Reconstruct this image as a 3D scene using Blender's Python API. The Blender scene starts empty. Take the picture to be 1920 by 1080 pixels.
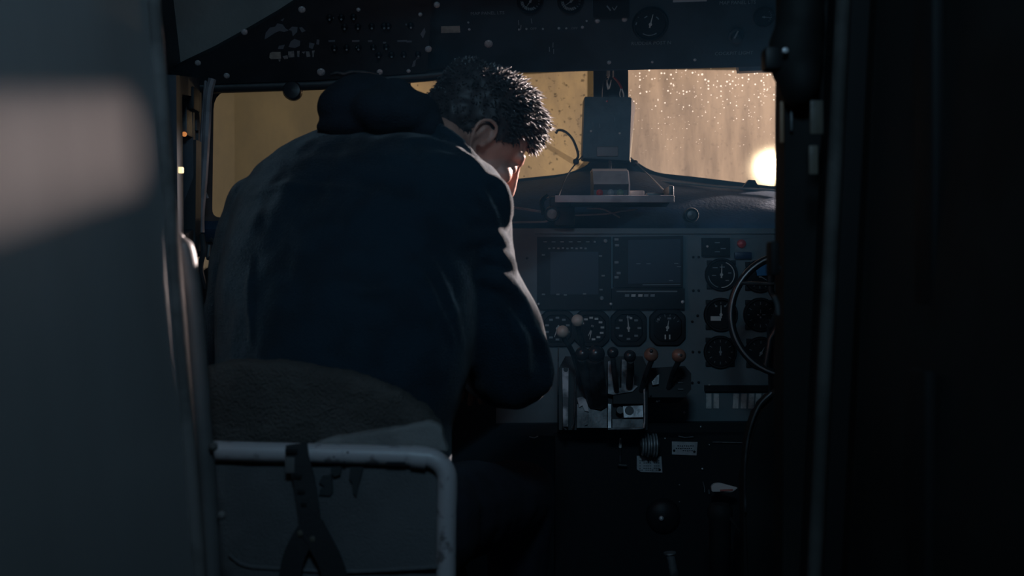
import bpy, bmesh, math, random
from mathutils import Vector, Matrix, noise
random.seed(7)
S = bpy.context.scene
COL = S.collection
F = 2000.0                      # focal length in pixels of the 1920 wide frame
CAM = Vector((0, 0, 1.0))

# ------------------------------------------------------------------ camera, world, lights, exposure
cam = bpy.data.objects.new('camera', bpy.data.cameras.new('camera'))
COL.objects.link(cam)
cam.location = CAM
cam.rotation_euler = (math.pi / 2, 0, 0)
cam.data.sensor_width = 36
cam.data.lens = 36 * F / 1920
cam.data.clip_start = 0.02
cam.data.dof.use_dof = True
cam.data.dof.focus_distance = 2.45
cam.data.dof.aperture_fstop = 3.6
S.camera = cam
S.view_settings.view_transform = 'Standard'
S.view_settings.look = 'None'
S.view_settings.exposure = 0.0
S.view_settings.gamma = 1.0
S.view_settings.use_curve_mapping = False

W = bpy.data.worlds.new('world')
S.world = W
W.use_nodes = True
W.node_tree.nodes['Background'].inputs[0].default_value = (0.45, 0.36, 0.25, 1)
W.node_tree.nodes['Background'].inputs[1].default_value = 0.05


def lamp(name, kind, loc, target, power, color, size=0.1, spot=None, blend=0.3, size_y=None):
    d = bpy.data.lights.new(name, kind)
    d.energy = power
    d.color = color
    if kind == 'AREA':
        d.shape = 'RECTANGLE'
        d.size = size
        d.size_y = size_y or size
    else:
        d.shadow_soft_size = size
    if kind == 'SPOT':
        d.spot_size = spot
        d.spot_blend = blend
    o = bpy.data.objects.new(name, d)
    COL.objects.link(o)
    o.location = loc
    o.rotation_euler = (Vector(target) - Vector(loc)).to_track_quat('-Z', 'Y').to_euler()
    return o


FLOOD = Vector((1.95, 8.0, 1.93))
SIDE = Vector((3.9, 4.7, 2.4))
QUARTER = Vector((3.5, 5.5, 2.72))
lamp('apron_flood_light', 'SPOT', FLOOD + Vector((-0.05, -0.35, 0)), (0.1, 3, 1.3), 235, (1.0, 0.76, 0.48), 0.055, math.radians(70), 0.6)
lamp('ramp_mast_light', 'SPOT', SIDE, (0.2, 1.9, 1.2), 1650, (1.0, 0.80, 0.74), 0.12, math.radians(40), 0.5)
qa = math.radians(231.6)
lamp('added_rim_light', 'SPOT', QUARTER, QUARTER + Vector((math.cos(qa) * 4, math.sin(qa) * 4, -1.12)), 7500, (1.0, 0.82, 0.78), 0.03, math.radians(18), 0.08)  # added lamp for the lit rim on the man's right side
fill_lamp = lamp('added_fill_light', 'AREA', (-0.02, 0.10, 1.90), (0.05, 2.2, 0.95), 3.7, (0.40, 0.72, 1.0), 0.30, size_y=0.25)  # added cool fill above the camera, no fixture there
fill_lamp.data.spread = math.radians(130)

# ------------------------------------------------------------------ helpers
def at(px, py, d):
    return Vector(((px - 960) / F * d, d, CAM.z + (540 - py) / F * d))


def catmull(pts, n=6):
    pts = [Vector(p) for p in pts]
    if len(pts) < 3:
        return pts
    out = []
    P = [pts[0] * 2 - pts[1]] + pts + [pts[-1] * 2 - pts[-2]]
    for i in range(1, len(P) - 2):
        for k in range(n):
            t = k / n
            a, b, c, d = P[i - 1], P[i], P[i + 1], P[i + 2]
            out.append(0.5 * ((2 * b) + (c - a) * t + (2 * a - 5 * b + 4 * c - d) * t * t + (3 * b - a - 3 * c + d) * t ** 3))
    out.append(pts[-1])
    return out


class MB:
    """collects shapes in one bmesh, then links them as one mesh object"""
    def __init__(s):
        s.bm = bmesh.new()

    def box(s, c, size, bevel=0.0, rot=None, seg=2):
        b = bmesh.new()
        bmesh.ops.create_cube(b, size=1)
        bmesh.ops.scale(b, vec=Vector(size), verts=b.verts)
        if bevel:
            bmesh.ops.bevel(b, geom=b.edges[:], offset=bevel, segments=seg, affect='EDGES', profile=0.6)
        if rot is not None:
            bmesh.ops.transform(b, matrix=rot.to_4x4(), verts=b.verts)
        bmesh.ops.translate(b, vec=Vector(c), verts=b.verts)
        s.merge(b)
        return s

    def merge(s, b):
        me = bpy.data.meshes.new('t')
        b.to_mesh(me)
        b.free()
        s.bm.from_mesh(me)
        bpy.data.meshes.remove(me)

    def rings(s, rings, cap=True, closed=False):
        vs = [[s.bm.verts.new(p) for p in r] for r in rings]
        n = len(vs[0])
        m = len(vs)
        for i in range(m if closed else m - 1):
            a, b = vs[i], vs[(i + 1) % m]
            for k in range(n):
                s.bm.faces.new((a[k], a[(k + 1) % n], b[(k + 1) % n], b[k]))
        if cap and not closed:
            s.bm.faces.new(vs[0][::-1])
            s.bm.faces.new(vs[-1])
        return s

    def tube(s, pts, r, n=8, radii=None, closed=False):
        pts = [Vector(p) for p in pts]
        rings = []
        prev = None
        m = len(pts)
        for i, p in enumerate(pts):
            if closed:
                t = (pts[(i + 1) % m] - pts[i - 1]).normalized()
            else:
                t = (pts[min(i + 1, m - 1)] - pts[max(i - 1, 0)]).normalized()
            if prev is None:
                u = t.orthogonal().normalized()
            else:
                u = (prev - t * prev.dot(t))
                u = u.normalized() if u.length > 1e-6 else t.orthogonal().normalized()
            prev = u
            v = t.cross(u)
            rr = radii[i] if radii else r
            rings.append([p + (u * math.cos(a) + v * math.sin(a)) * rr for a in [2 * math.pi * k / n for k in range(n)]])
        return s.rings(rings, True, closed)

    def cyl(s, a, b, r, r2=None, n=20):
        return s.tube([a, b], r, n, [r, r if r2 is None else r2])

    def lathe(s, o, axis, prof, n=24):
        """prof = [(distance along the axis, radius)...]"""
        o = Vector(o)
        t = Vector(axis).normalized()
        u = t.orthogonal().normalized()
        v = t.cross(u)
        return s.rings([[o + t * z + (u * math.cos(a) + v * math.sin(a)) * max(r, 1e-5) for a in [2 * math.pi * k / n for k in range(n)]] for z, r in prof])

    def capsule(s, a, ra, b, rb, n=14):
        a, b = Vector(a), Vector(b)
        t = (b - a)
        L = t.length
        t = t.normalized() if L > 1e-6 else Vector((0, 0, 1))
        pr = []
        for k in range(6):
            f = math.pi / 2 * k / 5
            pr.append((-ra * math.cos(f), ra * math.sin(f)))
        for k in range(6):
            f = math.pi / 2 * k / 5
            pr.append((L + rb * math.sin(f), rb * math.cos(f)))
        return s.lathe(a, t, pr, n)

    def ball(s, c, r, sub=2, M=None):
        b = bmesh.new()
        bmesh.ops.create_icosphere(b, subdivisions=sub, radius=1)
        rr = Vector((r, r, r)) if isinstance(r, (int, float)) else Vector(r)
        bmesh.ops.scale(b, vec=rr, verts=b.verts)
        if M is not None:
            bmesh.ops.transform(b, matrix=M.to_4x4(), verts=b.verts)
        bmesh.ops.translate(b, vec=Vector(c), verts=b.verts)
        s.merge(b)
        return s

    def prism(s, front, back):
        """closed solid between two matching outlines"""
        return s.rings([front, back])

    def ribbon(s, pts, w, th, nrm=(0, -1, 0)):
        pts = [Vector(p) for p in pts]
        nrm = Vector(nrm)
        rings = []
        for i, p in enumerate(pts):
            t = (pts[min(i + 1, len(pts) - 1)] - pts[max(i - 1, 0)]).normalized()
            e = t.cross(nrm).normalized()
            m = e.cross(t).normalized()
            rings.append([p + e * w / 2 + m * th / 2, p - e * w / 2 + m * th / 2, p - e * w / 2 - m * th / 2, p + e * w / 2 - m * th / 2])
        return s.rings(rings)

    def build(s, name, m, parent=None, smooth=True, angle=40):
        bmesh.ops.recalc_face_normals(s.bm, faces=s.bm.faces)
        me = bpy.data.meshes.new(name)
        s.bm.to_mesh(me)
        s.bm.free()
        return link(name, me, m, parent, smooth, angle)


def link(name, me, m, parent=None, smooth=True, angle=40):
    o = bpy.data.objects.new(name, me)
    COL.objects.link(o)
    me.materials.clear()
    me.materials.append(m)
    if smooth:
        me.shade_smooth()
        if angle < 180:
            try:
                me.set_sharp_from_angle(angle=math.radians(angle))
            except Exception:
                pass
    if parent is not None:
        o.parent = parent
    return o


def tag(o, label, cat, group=None):
    o['label'] = label
    o['category'] = cat
    if group:
        o['group'] = group
    return o


def struct(o):
    o['kind'] = 'structure'
    return o


def empty(name, label, cat, M=None, loc=None, group=None):
    o = bpy.data.objects.new(name, None)
    COL.objects.link(o)
    o.empty_display_size = 0.05
    if M is not None:
        o.matrix_world = M
    if loc is not None:
        o.location = loc
    return tag(o, label, cat, group)


def displace(me, fn):
    n = len(me.vertices)
    co = [0.0] * (3 * n)
    me.vertices.foreach_get('co', co)
    no = [0.0] * (3 * n)
    me.vertex_normals.foreach_get('vector', no)
    for i in range(n):
        p = Vector(co[3 * i:3 * i + 3])
        q = fn(p, Vector(no[3 * i:3 * i + 3]))
        co[3 * i], co[3 * i + 1], co[3 * i + 2] = q
    me.vertices.foreach_set('co', co)
    me.update()


def stuff(o):
    o['kind'] = 'stuff'
    return o


class Board:
    """a flat face with its own axes: x along, y up, z towards the cabin"""
    def __init__(s, O, ex, ev):
        s.O = Vector(O)
        s.ex = Vector(ex).normalized()
        ev = Vector(ev)
        s.n = s.ex.cross(ev).normalized()
        s.ev = s.n.cross(s.ex).normalized()
        s.M = Matrix(((s.ex.x, s.ev.x, s.n.x, s.O.x), (s.ex.y, s.ev.y, s.n.y, s.O.y), (s.ex.z, s.ev.z, s.n.z, s.O.z), (0, 0, 0, 1)))

    def uv(s, px, py, z=0.0):
        d = Vector(((px - 960) / F, 1, (540 - py) / F))
        t = (s.O + s.n * z - CAM).dot(s.n) / d.dot(s.n)
        p = CAM + d * t - s.O
        return Vector((p.dot(s.ex), p.dot(s.ev), z))

    def k(s, px, py):
        """metres per pixel there"""
        return (s.uv(px + 1, py) - s.uv(px, py)).length

    def pts(s, L, z=0.0):
        return [s.uv(a, b, z) for a, b in L]


# ------------------------------------------------------------------ materials
def mat(name, col, rough=0.6, metal=0.0, var=0.0, vscale=8.0, bump=0.0, bscale=60.0, sheen=0.0, col2=None, spec=0.5, lo=0.45, hi=0.6, detail=5, stretch=None):
    m = bpy.data.materials.new(name)
    m.use_nodes = True
    N, Lk = m.node_tree.nodes, m.node_tree.links
    p = N['Principled BSDF']
    p.inputs['Base Color'].default_value = (*col, 1)
    p.inputs['Roughness'].default_value = rough
    p.inputs['Metallic'].default_value = metal
    p.inputs['Specular IOR Level'].default_value = spec
    if sheen:
        p.inputs['Sheen Weight'].default_value = sheen
        p.inputs['Sheen Roughness'].default_value = 0.22
    tc = N.new('ShaderNodeTexCoord')
    src = tc.outputs['Object']
    if stretch:
        mp = N.new('ShaderNodeMapping')
        mp.inputs['Scale'].default_value = stretch
        Lk.new(src, mp.inputs[0])
        src = mp.outputs[0]
    if var or col2:
        nz = N.new('ShaderNodeTexNoise')
        nz.inputs['Scale'].default_value = vscale
        nz.inputs['Detail'].default_value = detail
        Lk.new(src, nz.inputs['Vector'])
        rp = N.new('ShaderNodeValToRGB')
        c2 = col2 or tuple(c * (1 - var) for c in col)
        rp.color_ramp.elements[0].position = lo
        rp.color_ramp.elements[0].color = (*col, 1)
        rp.color_ramp.elements[1].position = hi
        rp.color_ramp.elements[1].color = (*c2, 1)
        Lk.new(nz.outputs[0], rp.inputs[0])
        Lk.new(rp.outputs[0], p.inputs['Base Color'])
    if bump:
        nb = N.new('ShaderNodeTexNoise')
        nb.inputs['Scale'].default_value = bscale
        nb.inputs['Detail'].default_value = 4
        Lk.new(tc.outputs['Object'], nb.inputs['Vector'])
        bp = N.new('ShaderNodeBump')
        bp.inputs['Strength'].default_value = bump
        bp.inputs['Distance'].default_value = 0.01
        Lk.new(nb.outputs[0], bp.inputs['Height'])
        Lk.new(bp.outputs[0], p.inputs['Normal'])
    return m


def emit(name, col, s):
    m = bpy.data.materials.new(name)
    m.use_nodes = True
    p = m.node_tree.nodes['Principled BSDF']
    p.inputs['Base Color'].default_value = (*col, 1)
    p.inputs['Emission Color'].default_value = (*col, 1)
    p.inputs['Emission Strength'].default_value = s
    return m


def fog_glass(name, c1, c2, clear=0.12, scale=7.0, streak=(1, 1, 0.35), speck=0.0, drops=0.0):
    """misted, dirty windscreen: scatters the light that falls on its outer face, partly see-through"""
    m = bpy.data.materials.new(name)
    m.use_nodes = True
    N, Lk = m.node_tree.nodes, m.node_tree.links
    N.remove(N['Principled BSDF'])
    out = N['Material Output']
    tc = N.new('ShaderNodeTexCoord')
    mp = N.new('ShaderNodeMapping')
    mp.inputs['Scale'].default_value = streak
    Lk.new(tc.outputs['Object'], mp.inputs[0])
    nz = N.new('ShaderNodeTexNoise')
    nz.inputs['Scale'].default_value = scale
    nz.inputs['Detail'].default_value = 9
    nz.inputs['Roughness'].default_value = 0.62
    Lk.new(mp.outputs[0], nz.inputs['Vector'])
    rp = N.new('ShaderNodeValToRGB')
    rp.color_ramp.elements[0].position = 0.36
    rp.color_ramp.elements[0].color = (*c2, 1)
    rp.color_ramp.elements[1].position = 0.62
    rp.color_ramp.elements[1].color = (*c1, 1)
    Lk.new(nz.outputs[0], rp.inputs[0])
    colsock = rp.outputs[0]
    if speck:
        vz = N.new('ShaderNodeTexNoise')
        vz.inputs['Scale'].default_value = 70
        vz.inputs['Detail'].default_value = 3
        Lk.new(tc.outputs['Object'], vz.inputs['Vector'])
        r2 = N.new('ShaderNodeValToRGB')
        r2.color_ramp.elements[0].position = 0.30
        r2.color_ramp.elements[0].color = (1 - speck, 1 - speck, 1 - speck, 1)
        r2.color_ramp.elements[1].position = 0.40
        r2.color_ramp.elements[1].color = (1, 1, 1, 1)
        Lk.new(vz.outputs[0], r2.inputs[0])
        mx = N.new('ShaderNodeMix')
        mx.data_type = 'RGBA'
        mx.blend_type = 'MULTIPLY'
        mx.inputs[0].default_value = 1
        Lk.new(colsock, mx.inputs[6])
        Lk.new(r2.outputs[0], mx.inputs[7])
        colsock = mx.outputs[2]
    if drops:                                   # tiny clear rain drops let more light through than the mist
        vd = N.new('ShaderNodeTexVoronoi')
        vd.inputs['Scale'].default_value = 115
        Lk.new(tc.outputs['Object'], vd.inputs['Vector'])
        sp = N.new('ShaderNodeSeparateColor')
        Lk.new(vd.outputs['Color'], sp.inputs[0])
        sy = N.new('ShaderNodeSeparateXYZ')
        Lk.new(tc.outputs['Object'], sy.inputs[0])
        mr = N.new('ShaderNodeMapRange')        # more of them towards the top
        mr.inputs['From Min'].default_value = 0.02
        mr.inputs['From Max'].default_value = 0.30
        mr.inputs['To Min'].default_value = 0.02
        mr.inputs['To Max'].default_value = 0.36
        Lk.new(sy.outputs['Y'], mr.inputs['Value'])
        ra = N.new('ShaderNodeMath')
        ra.operation = 'MULTIPLY'
        Lk.new(sp.outputs[0], ra.inputs[0])
        Lk.new(mr.outputs[0], ra.inputs[1])
        lt = N.new('ShaderNodeMath')
        lt.operation = 'LESS_THAN'
        Lk.new(vd.outputs['Distance'], lt.inputs[0])
        Lk.new(ra.outputs[0], lt.inputs[1])
        md = N.new('ShaderNodeMix')
        md.data_type = 'RGBA'
        Lk.new(lt.outputs[0], md.inputs[0])
        Lk.new(colsock, md.inputs[6])
        md.inputs[7].default_value = (1.0, 0.95, 0.86, 1)
        colsock = md.outputs[2]
    tr = N.new('ShaderNodeBsdfTranslucent')
    Lk.new(colsock, tr.inputs[0])
    tp = N.new('ShaderNodeBsdfTransparent')
    tp.inputs[0].default_value = (0.95, 0.93, 0.9, 1)
    rf = N.new('ShaderNodeBsdfRefraction')
    rf.inputs['Roughness'].default_value = 0.5
    rf.inputs['IOR'].default_value = 1.06
    m0 = N.new('ShaderNodeMixShader')
    m0.inputs[0].default_value = 0.12
    Lk.new(tp.outputs[0], m0.inputs[1])
    Lk.new(rf.outputs[0], m0.inputs[2])
    m1 = N.new('ShaderNodeMixShader')
    m1.inputs[0].default_value = clear
    Lk.new(tr.outputs[0], m1.inputs[1])
    Lk.new(m0.outputs[0], m1.inputs[2])
    gl = N.new('ShaderNodeBsdfGlossy')
    gl.inputs['Roughness'].default_value = 0.25
    m2 = N.new('ShaderNodeMixShader')
    m2.inputs[0].default_value = 0.03
    Lk.new(m1.outputs[0], m2.inputs[1])
    Lk.new(gl.outputs[0], m2.inputs[2])
    Lk.new(m2.outputs[0], out.inputs[0])
    return m


def translucent(name, col):
    m = bpy.data.materials.new(name)
    m.use_nodes = True
    N, Lk = m.node_tree.nodes, m.node_tree.links
    N.remove(N['Principled BSDF'])
    t = N.new('ShaderNodeBsdfTranslucent')
    t.inputs[0].default_value = (*col, 1)
    g = N.new('ShaderNodeBsdfGlossy')
    g.inputs['Roughness'].default_value = 0.1
    mx = N.new('ShaderNodeMixShader')
    mx.inputs[0].default_value = 0.06
    Lk.new(t.outputs[0], mx.inputs[1])
    Lk.new(g.outputs[0], mx.inputs[2])
    Lk.new(mx.outputs[0], N['Material Output'].inputs[0])
    return m


MT = dict(
    wall=mat('satin_grey_paint', (0.32, 0.305, 0.30), 0.42, 0.0, 0.25, 3.0, 0.05, 25, lo=0.4, hi=0.7, stretch=(1, 1, 0.3)),
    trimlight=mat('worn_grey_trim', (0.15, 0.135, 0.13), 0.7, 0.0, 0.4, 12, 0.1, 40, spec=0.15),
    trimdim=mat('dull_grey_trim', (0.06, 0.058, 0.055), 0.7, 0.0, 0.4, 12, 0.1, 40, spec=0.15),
    trimwarm=mat('mottled_brown_trim', (0.10, 0.085, 0.065), 0.5, 0.0, 0.5, 9, 0.1, 60),
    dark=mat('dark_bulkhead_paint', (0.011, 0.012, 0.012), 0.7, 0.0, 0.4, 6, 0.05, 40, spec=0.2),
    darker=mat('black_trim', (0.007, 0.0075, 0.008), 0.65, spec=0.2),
    liner=mat('grey_headliner', (0.30, 0.285, 0.27), 0.7, 0.0, 0.2, 6, 0.1, 90),
    frame=mat('window_frame_paint', (0.035, 0.04, 0.045), 0.55, 0, 0.4, 14, 0.08, 50),
    post=mat('centre_post_paint', (0.045, 0.062, 0.085), 0.55, 0, 0.3, 12, 0.08, 50),
    cable=mat('grey_cable_sheath', (0.30, 0.285, 0.31), 0.5, 0, 0.3, 20),
    over=mat('black_overhead_paint', (0.028, 0.044, 0.056), 0.5, 0, 0.35, 9, 0.1, 70),
    overL=mat('chipped_black_paint', (0.018, 0.022, 0.025), 0.5, 0, 0.3, 12, 0.1, 70),
    screw=mat('dull_steel_screw', (0.60, 0.57, 0.58), 0.4, 0.25, 0.3, 300),
    chip=mat('bare_primer', (0.16, 0.17, 0.19), 0.7),
    tape=mat('tan_label_tape', (0.42, 0.36, 0.31), 0.6, 0, 0.2, 80),
    tapeg=mat('grey_label_tape', (0.34, 0.31, 0.30), 0.6, 0, 0.35, 120),
    white=mat('ivory_marking', (0.55, 0.54, 0.52), 0.6),
    dim=mat('faded_marking', (0.22, 0.24, 0.25), 0.6),
    panel=mat('blue_grey_panel_paint', (0.118, 0.155, 0.172), 0.55, 0, 0.18, 8, 0.05, 80),
    glare=mat('haze_tinted_cloth', (0.013, 0.045, 0.095), 0.75, 0, 0.25, 15, 0.15, 120),  # blue of the haze in front put into the cloth colour
    bez=mat('black_bezel', (0.012, 0.013, 0.014), 0.55, 0, 0.2, 40, spec=0.25),
    dial=mat('black_dial', (0.010, 0.011, 0.012), 0.6, spec=0.2),
    screen=mat('dark_display_glass', (0.030, 0.042, 0.060), 0.5, 0, spec=0.3),
    blackp=mat('black_plastic', (0.009, 0.010, 0.011), 0.5, spec=0.25),
    boxp=mat('grey_black_box_paint', (0.07, 0.082, 0.095), 0.5, 0, 0.25, 25, 0.05, 90),
    boxs=mat('pale_box_side', (0.62, 0.55, 0.52), 0.5),
    ivory=mat('ivory_knob', (0.50, 0.42, 0.36), 0.35, 0, 0.25, 30),
    redknob=mat('worn_red_knob', (0.26, 0.13, 0.095), 0.35, 0, 0.3, 40),
    blackk=mat('black_knob', (0.02, 0.022, 0.025), 0.25),
    metal=mat('worn_aluminium', (0.33, 0.33, 0.34), 0.4, 0.7, 0.55, 30, 0.1, 60),
    metald=mat('dark_worn_metal', (0.10, 0.105, 0.11), 0.45, 0.5, 0.6, 25, 0.1, 60),
    scuff=mat('scuffed_quadrant_plate', (0.30, 0.29, 0.30), 0.5, 0.3, col2=(0.03, 0.03, 0.035), vscale=28, lo=0.42, hi=0.6),
    steel=mat('polished_steel', (0.65, 0.63, 0.65), 0.25, 0.4),
    chrome=mat('chrome', (0.85, 0.84, 0.84), 0.25, 0.35),
    red=mat('red_lens', (0.45, 0.05, 0.05), 0.3),
    green=mat('green_lens', (0.16, 0.24, 0.19), 0.3),
    clear=mat('clear_lens', (0.25, 0.30, 0.33), 0.25),
    blue=mat('blue_sticker', (0.03, 0.16, 0.34), 0.5),
    device=mat('beige_device_shell', (0.42, 0.37, 0.36), 0.5, 0, 0.15, 30),
    cord=mat('pale_cord', (0.27, 0.25, 0.23), 0.7),
    darkcord=mat('dark_cord', (0.05, 0.048, 0.05), 0.6),
    redwire=mat('red_wire', (0.38, 0.04, 0.06), 0.45),
    whitewire=mat('white_wire', (0.75, 0.72, 0.70), 0.4),
    yoke=mat('black_wheel_rim', (0.02, 0.022, 0.024), 0.3),
    yokerim=mat('pale_wheel_edge', (0.36, 0.36, 0.37), 0.4, 0.4),
    tube=mat('chipped_pale_tube', (0.40, 0.36, 0.37), 0.42, 0.0, col2=(0.16, 0.14, 0.14), vscale=35, lo=0.58, hi=0.66, bump=0.1, bscale=80),
    canvas=mat('grey_canvas', (0.095, 0.095, 0.10), 0.85, 0, 0.25, 7, 0.35, 350),
    stain=mat('dark_canvas_patch', (0.02, 0.024, 0.026), 0.8),
    fleece=mat('worn_fleece', (0.082, 0.075, 0.070), 0.95, 0, 0.2, 14, 0.9, 260),
    pad=mat('pale_pad_cloth', (0.20, 0.19, 0.185), 0.9, 0, 0.2, 20, 0.3, 250),
    strap=mat('dark_webbing', (0.012, 0.013, 0.015), 0.7, 0, 0, bump=0.2, bscale=400),
    roll=mat('padded_vinyl', (0.11, 0.105, 0.105), 0.5, 0, 0.25, 10, 0.1, 60),
    jacket=mat('navy_wool', (0.005, 0.022, 0.038), 0.9, 0, 0.25, 18, 0.55, 420, sheen=0.3),
    trouser=mat('dark_denim', (0.012, 0.014, 0.024), 0.9, 0, 0.2, 30, 0.3, 400),
    skin=mat('skin', (0.50, 0.25, 0.185), 0.5, 0, 0.15, 18, 0.12, 160),
    hair=mat('dark_brown_hair', (0.045, 0.036, 0.037), 0.5, 0, 0.4, 50, sheen=0.6, spec=0.35),
    boot=mat('black_leather', (0.012, 0.011, 0.011), 0.4),
    floor=mat('dark_floor_mat', (0.012, 0.013, 0.014), 0.8, 0, 0.4, 8, 0.2, 60),
    apron=mat('wet_concrete', (0.12, 0.11, 0.10), 0.5, 0, 0.3, 0.6),
    housing=mat('floodlight_housing', (0.04, 0.04, 0.045), 0.5),
    placard=mat('engraved_plate', (0.42, 0.43, 0.45), 0.5, 0.0, 0.3, 30),
    rib=mat('ribbed_wheel_metal', (0.30, 0.31, 0.32), 0.4, 0.2, 0.4, 60),
    slip=mat('pale_card', (0.55, 0.55, 0.54), 0.6, 0, 0.25, 120),
    fogA=fog_glass('misted_glass_dull', (0.98, 0.90, 0.64), (0.74, 0.70, 0.54), 0.08, 5.0, (1, 0.6, 1)),
    fogS=fog_glass('grimy_side_glass', (0.09, 0.10, 0.11), (0.06, 0.065, 0.07), 0.05, 6.0, (1, 0.6, 1)),
    fogB=fog_glass('misted_glass_golden', (0.44, 0.345, 0.18), (0.28, 0.225, 0.135), 0.08, 9.0, (1, 0.5, 1), 0.6),
    fogC=fog_glass('misted_glass_wet', (0.39, 0.32, 0.235), (0.22, 0.18, 0.135), 0.14, 9.0, (1.5, 0.3, 1), 0.15, 1.0),
    lens=emit('lit_flood_lens', (1.0, 0.80, 0.55), 5),
    amber=emit('amber_glow', (1.0, 0.35, 0.10), 0.5),
    warmspot=emit('warm_reflection_glow', (1.0, 0.75, 0.42), 1.3),
)

# ------------------------------------------------------------------ the setting
def prism_xy(px_list, d0, d1, name, m, parent=None):
    """outline in the frame, carried straight back from depth d0 to d1 at its own size"""
    a = [at(x, y, d0) for x, y in px_list]
    b = [p + Vector((0, d1 - d0, 0)) for p in a]
    return MB().prism(a, b).build(name, m, parent, smooth=False)


# floor, ceiling and the fuselage sides
struct(MB().box((0.15, 0.5, -0.02), (2.6, 5.4, 0.04)).build('floor', MT['floor'], smooth=False))
struct(MB().box((0.15, 0.5, 1.98), (2.6, 5.4, 0.04)).build('ceiling', MT['liner'], smooth=False))
# companionway wall at the left: leans inwards towards the floor like the door frame it carries
d_l = 1.32
def leanx(z, off=0.0):
    return -0.4218 - (z - 1.0) * 0.080 + off
b = MB()
b.rings([[Vector((leanx(0, o), y, 0)), Vector((leanx(1.97, o), y, 1.97)), Vector((leanx(1.97, o) - 0.05, y, 1.97)), Vector((leanx(0, o) - 0.05, y, 0))]
         for y, o in ((-2.2, 0), (0.4, 0), (d_l - 0.02, 0), (d_l, 0.0))])
struct(b.build('wall_left', MT['wall'], smooth=False))
# rounded metal edge that finishes the wall
b = MB()
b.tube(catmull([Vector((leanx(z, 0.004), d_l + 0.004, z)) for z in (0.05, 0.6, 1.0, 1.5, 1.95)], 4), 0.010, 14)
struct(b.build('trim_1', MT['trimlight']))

# right-hand companionway wall and the bulkhead beside the opening
def leanr(z, off=0.0):
    return 0.372 + (z - 1.0) * 0.050 + off
b = MB()
b.rings([[Vector((leanr(0, .045), y, 0)), Vector((leanr(1.97, .045), y, 1.97)), Vector((leanr(1.97, .10), y, 1.97)), Vector((leanr(0, .10), y, 0))] for y in (-2.2, 1.27)])
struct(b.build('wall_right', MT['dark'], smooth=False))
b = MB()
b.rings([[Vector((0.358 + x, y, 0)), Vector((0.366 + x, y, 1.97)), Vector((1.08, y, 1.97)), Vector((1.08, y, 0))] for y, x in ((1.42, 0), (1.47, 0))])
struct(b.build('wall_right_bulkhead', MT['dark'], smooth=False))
b = MB()
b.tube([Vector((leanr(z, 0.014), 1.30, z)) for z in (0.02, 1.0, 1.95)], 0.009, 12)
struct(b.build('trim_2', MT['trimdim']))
b = MB()
b.rings([[Vector((leanr(z, 0.024), 1.31, z)), Vector((leanr(z, 0.024), 1.40, z)), Vector((leanr(z, 0.05), 1.40, z)), Vector((leanr(z, 0.05), 1.31, z))] for z in (0.02, 1.95)])
struct(b.build('trim_3', MT['darker'], smooth=False))
b = MB()
b.tube([Vector((leanr(z, 0.052), 1.265, z)) for z in (0.02, 1.0, 1.95)], 0.008, 10)
struct(b.build('trim_4', MT['dark']))
b = MB()
for z0, z1, y in ((1.36, 1.60, 1.10), (0.98, 1.30, 1.08), (0.6, 0.92, 1.05)):   # raised stiffeners on the dark wall
    b.box((leanr((z0 + z1) / 2, 0.043), y, (z0 + z1) / 2), (0.012, 0.05, z1 - z0), 0.004)
struct(b.build('trim_5', MT['darker']))
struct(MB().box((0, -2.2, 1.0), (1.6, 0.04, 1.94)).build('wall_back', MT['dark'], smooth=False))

# cockpit side walls; the right one's unseen slit is shaped for the left wall's light patch
b = MB()
b.box((-0.82, 2.2, 1.0), (0.04, 1.75, 1.94))
struct(b.build('wall_left_cockpit', MT['frame'], smooth=False))
def wall_with_hole(x, th, outer, hole, name, m):
    bm = bmesh.new()
    for xx in (x, x + th):
        vo = [bm.verts.new((xx, y, z)) for y, z in outer]
        vh = [bm.verts.new((xx, y, z)) for y, z in hole]
        ed = [bm.edges.new((l[i], l[(i + 1) % len(l)])) for l in (vo, vh) for i in range(len(l))]
        bmesh.ops.triangle_fill(bm, edges=ed, use_beauty=True)
    bm.verts.ensure_lookup_table()
    n, h = len(outer), len(hole)
    o2 = n + h
    for base, cnt in ((0, n), (n, h)):
        for i in range(cnt):
            j = (i + 1) % cnt
            bm.faces.new((bm.verts[base + i], bm.verts[base + j], bm.verts[o2 + base + j], bm.verts[o2 + base + i]))
    mb = MB()
    mb.bm.free()
    mb.bm = bm
    return mb.build(name, m, smooth=False)
struct(wall_with_hole(1.06, 0.03, [(1.45, 0), (2.80, 0), (2.80, 1.97), (1.45, 1.97)],
                      [(2.0, 1.500), (2.46, 1.588), (2.46, 1.614), (2.0, 1.522)],
                      'wall_right_cockpit', MT['dark']))
# wall below the windscreen, behind the instrument panel
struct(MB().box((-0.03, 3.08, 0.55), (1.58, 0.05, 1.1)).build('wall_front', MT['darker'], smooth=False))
# grey headliner at the upper left, sloping up and back
b = MB()
P4 = [at(270, 178, 2.60), at(270, -230, 2.42), at(760, -230, 2.42), at(760, 120, 2.60)]
b.prism(P4, [p + Vector((-0.01, 0.03, 0.03)) for p in P4])
struct(b.build('ceiling_liner', MT['liner'], smooth=False))
# apron outside
struct(MB().box((2, 12, -2.1), (40, 30, 0.1)).build('ground', MT['apron'], smooth=False))

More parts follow.
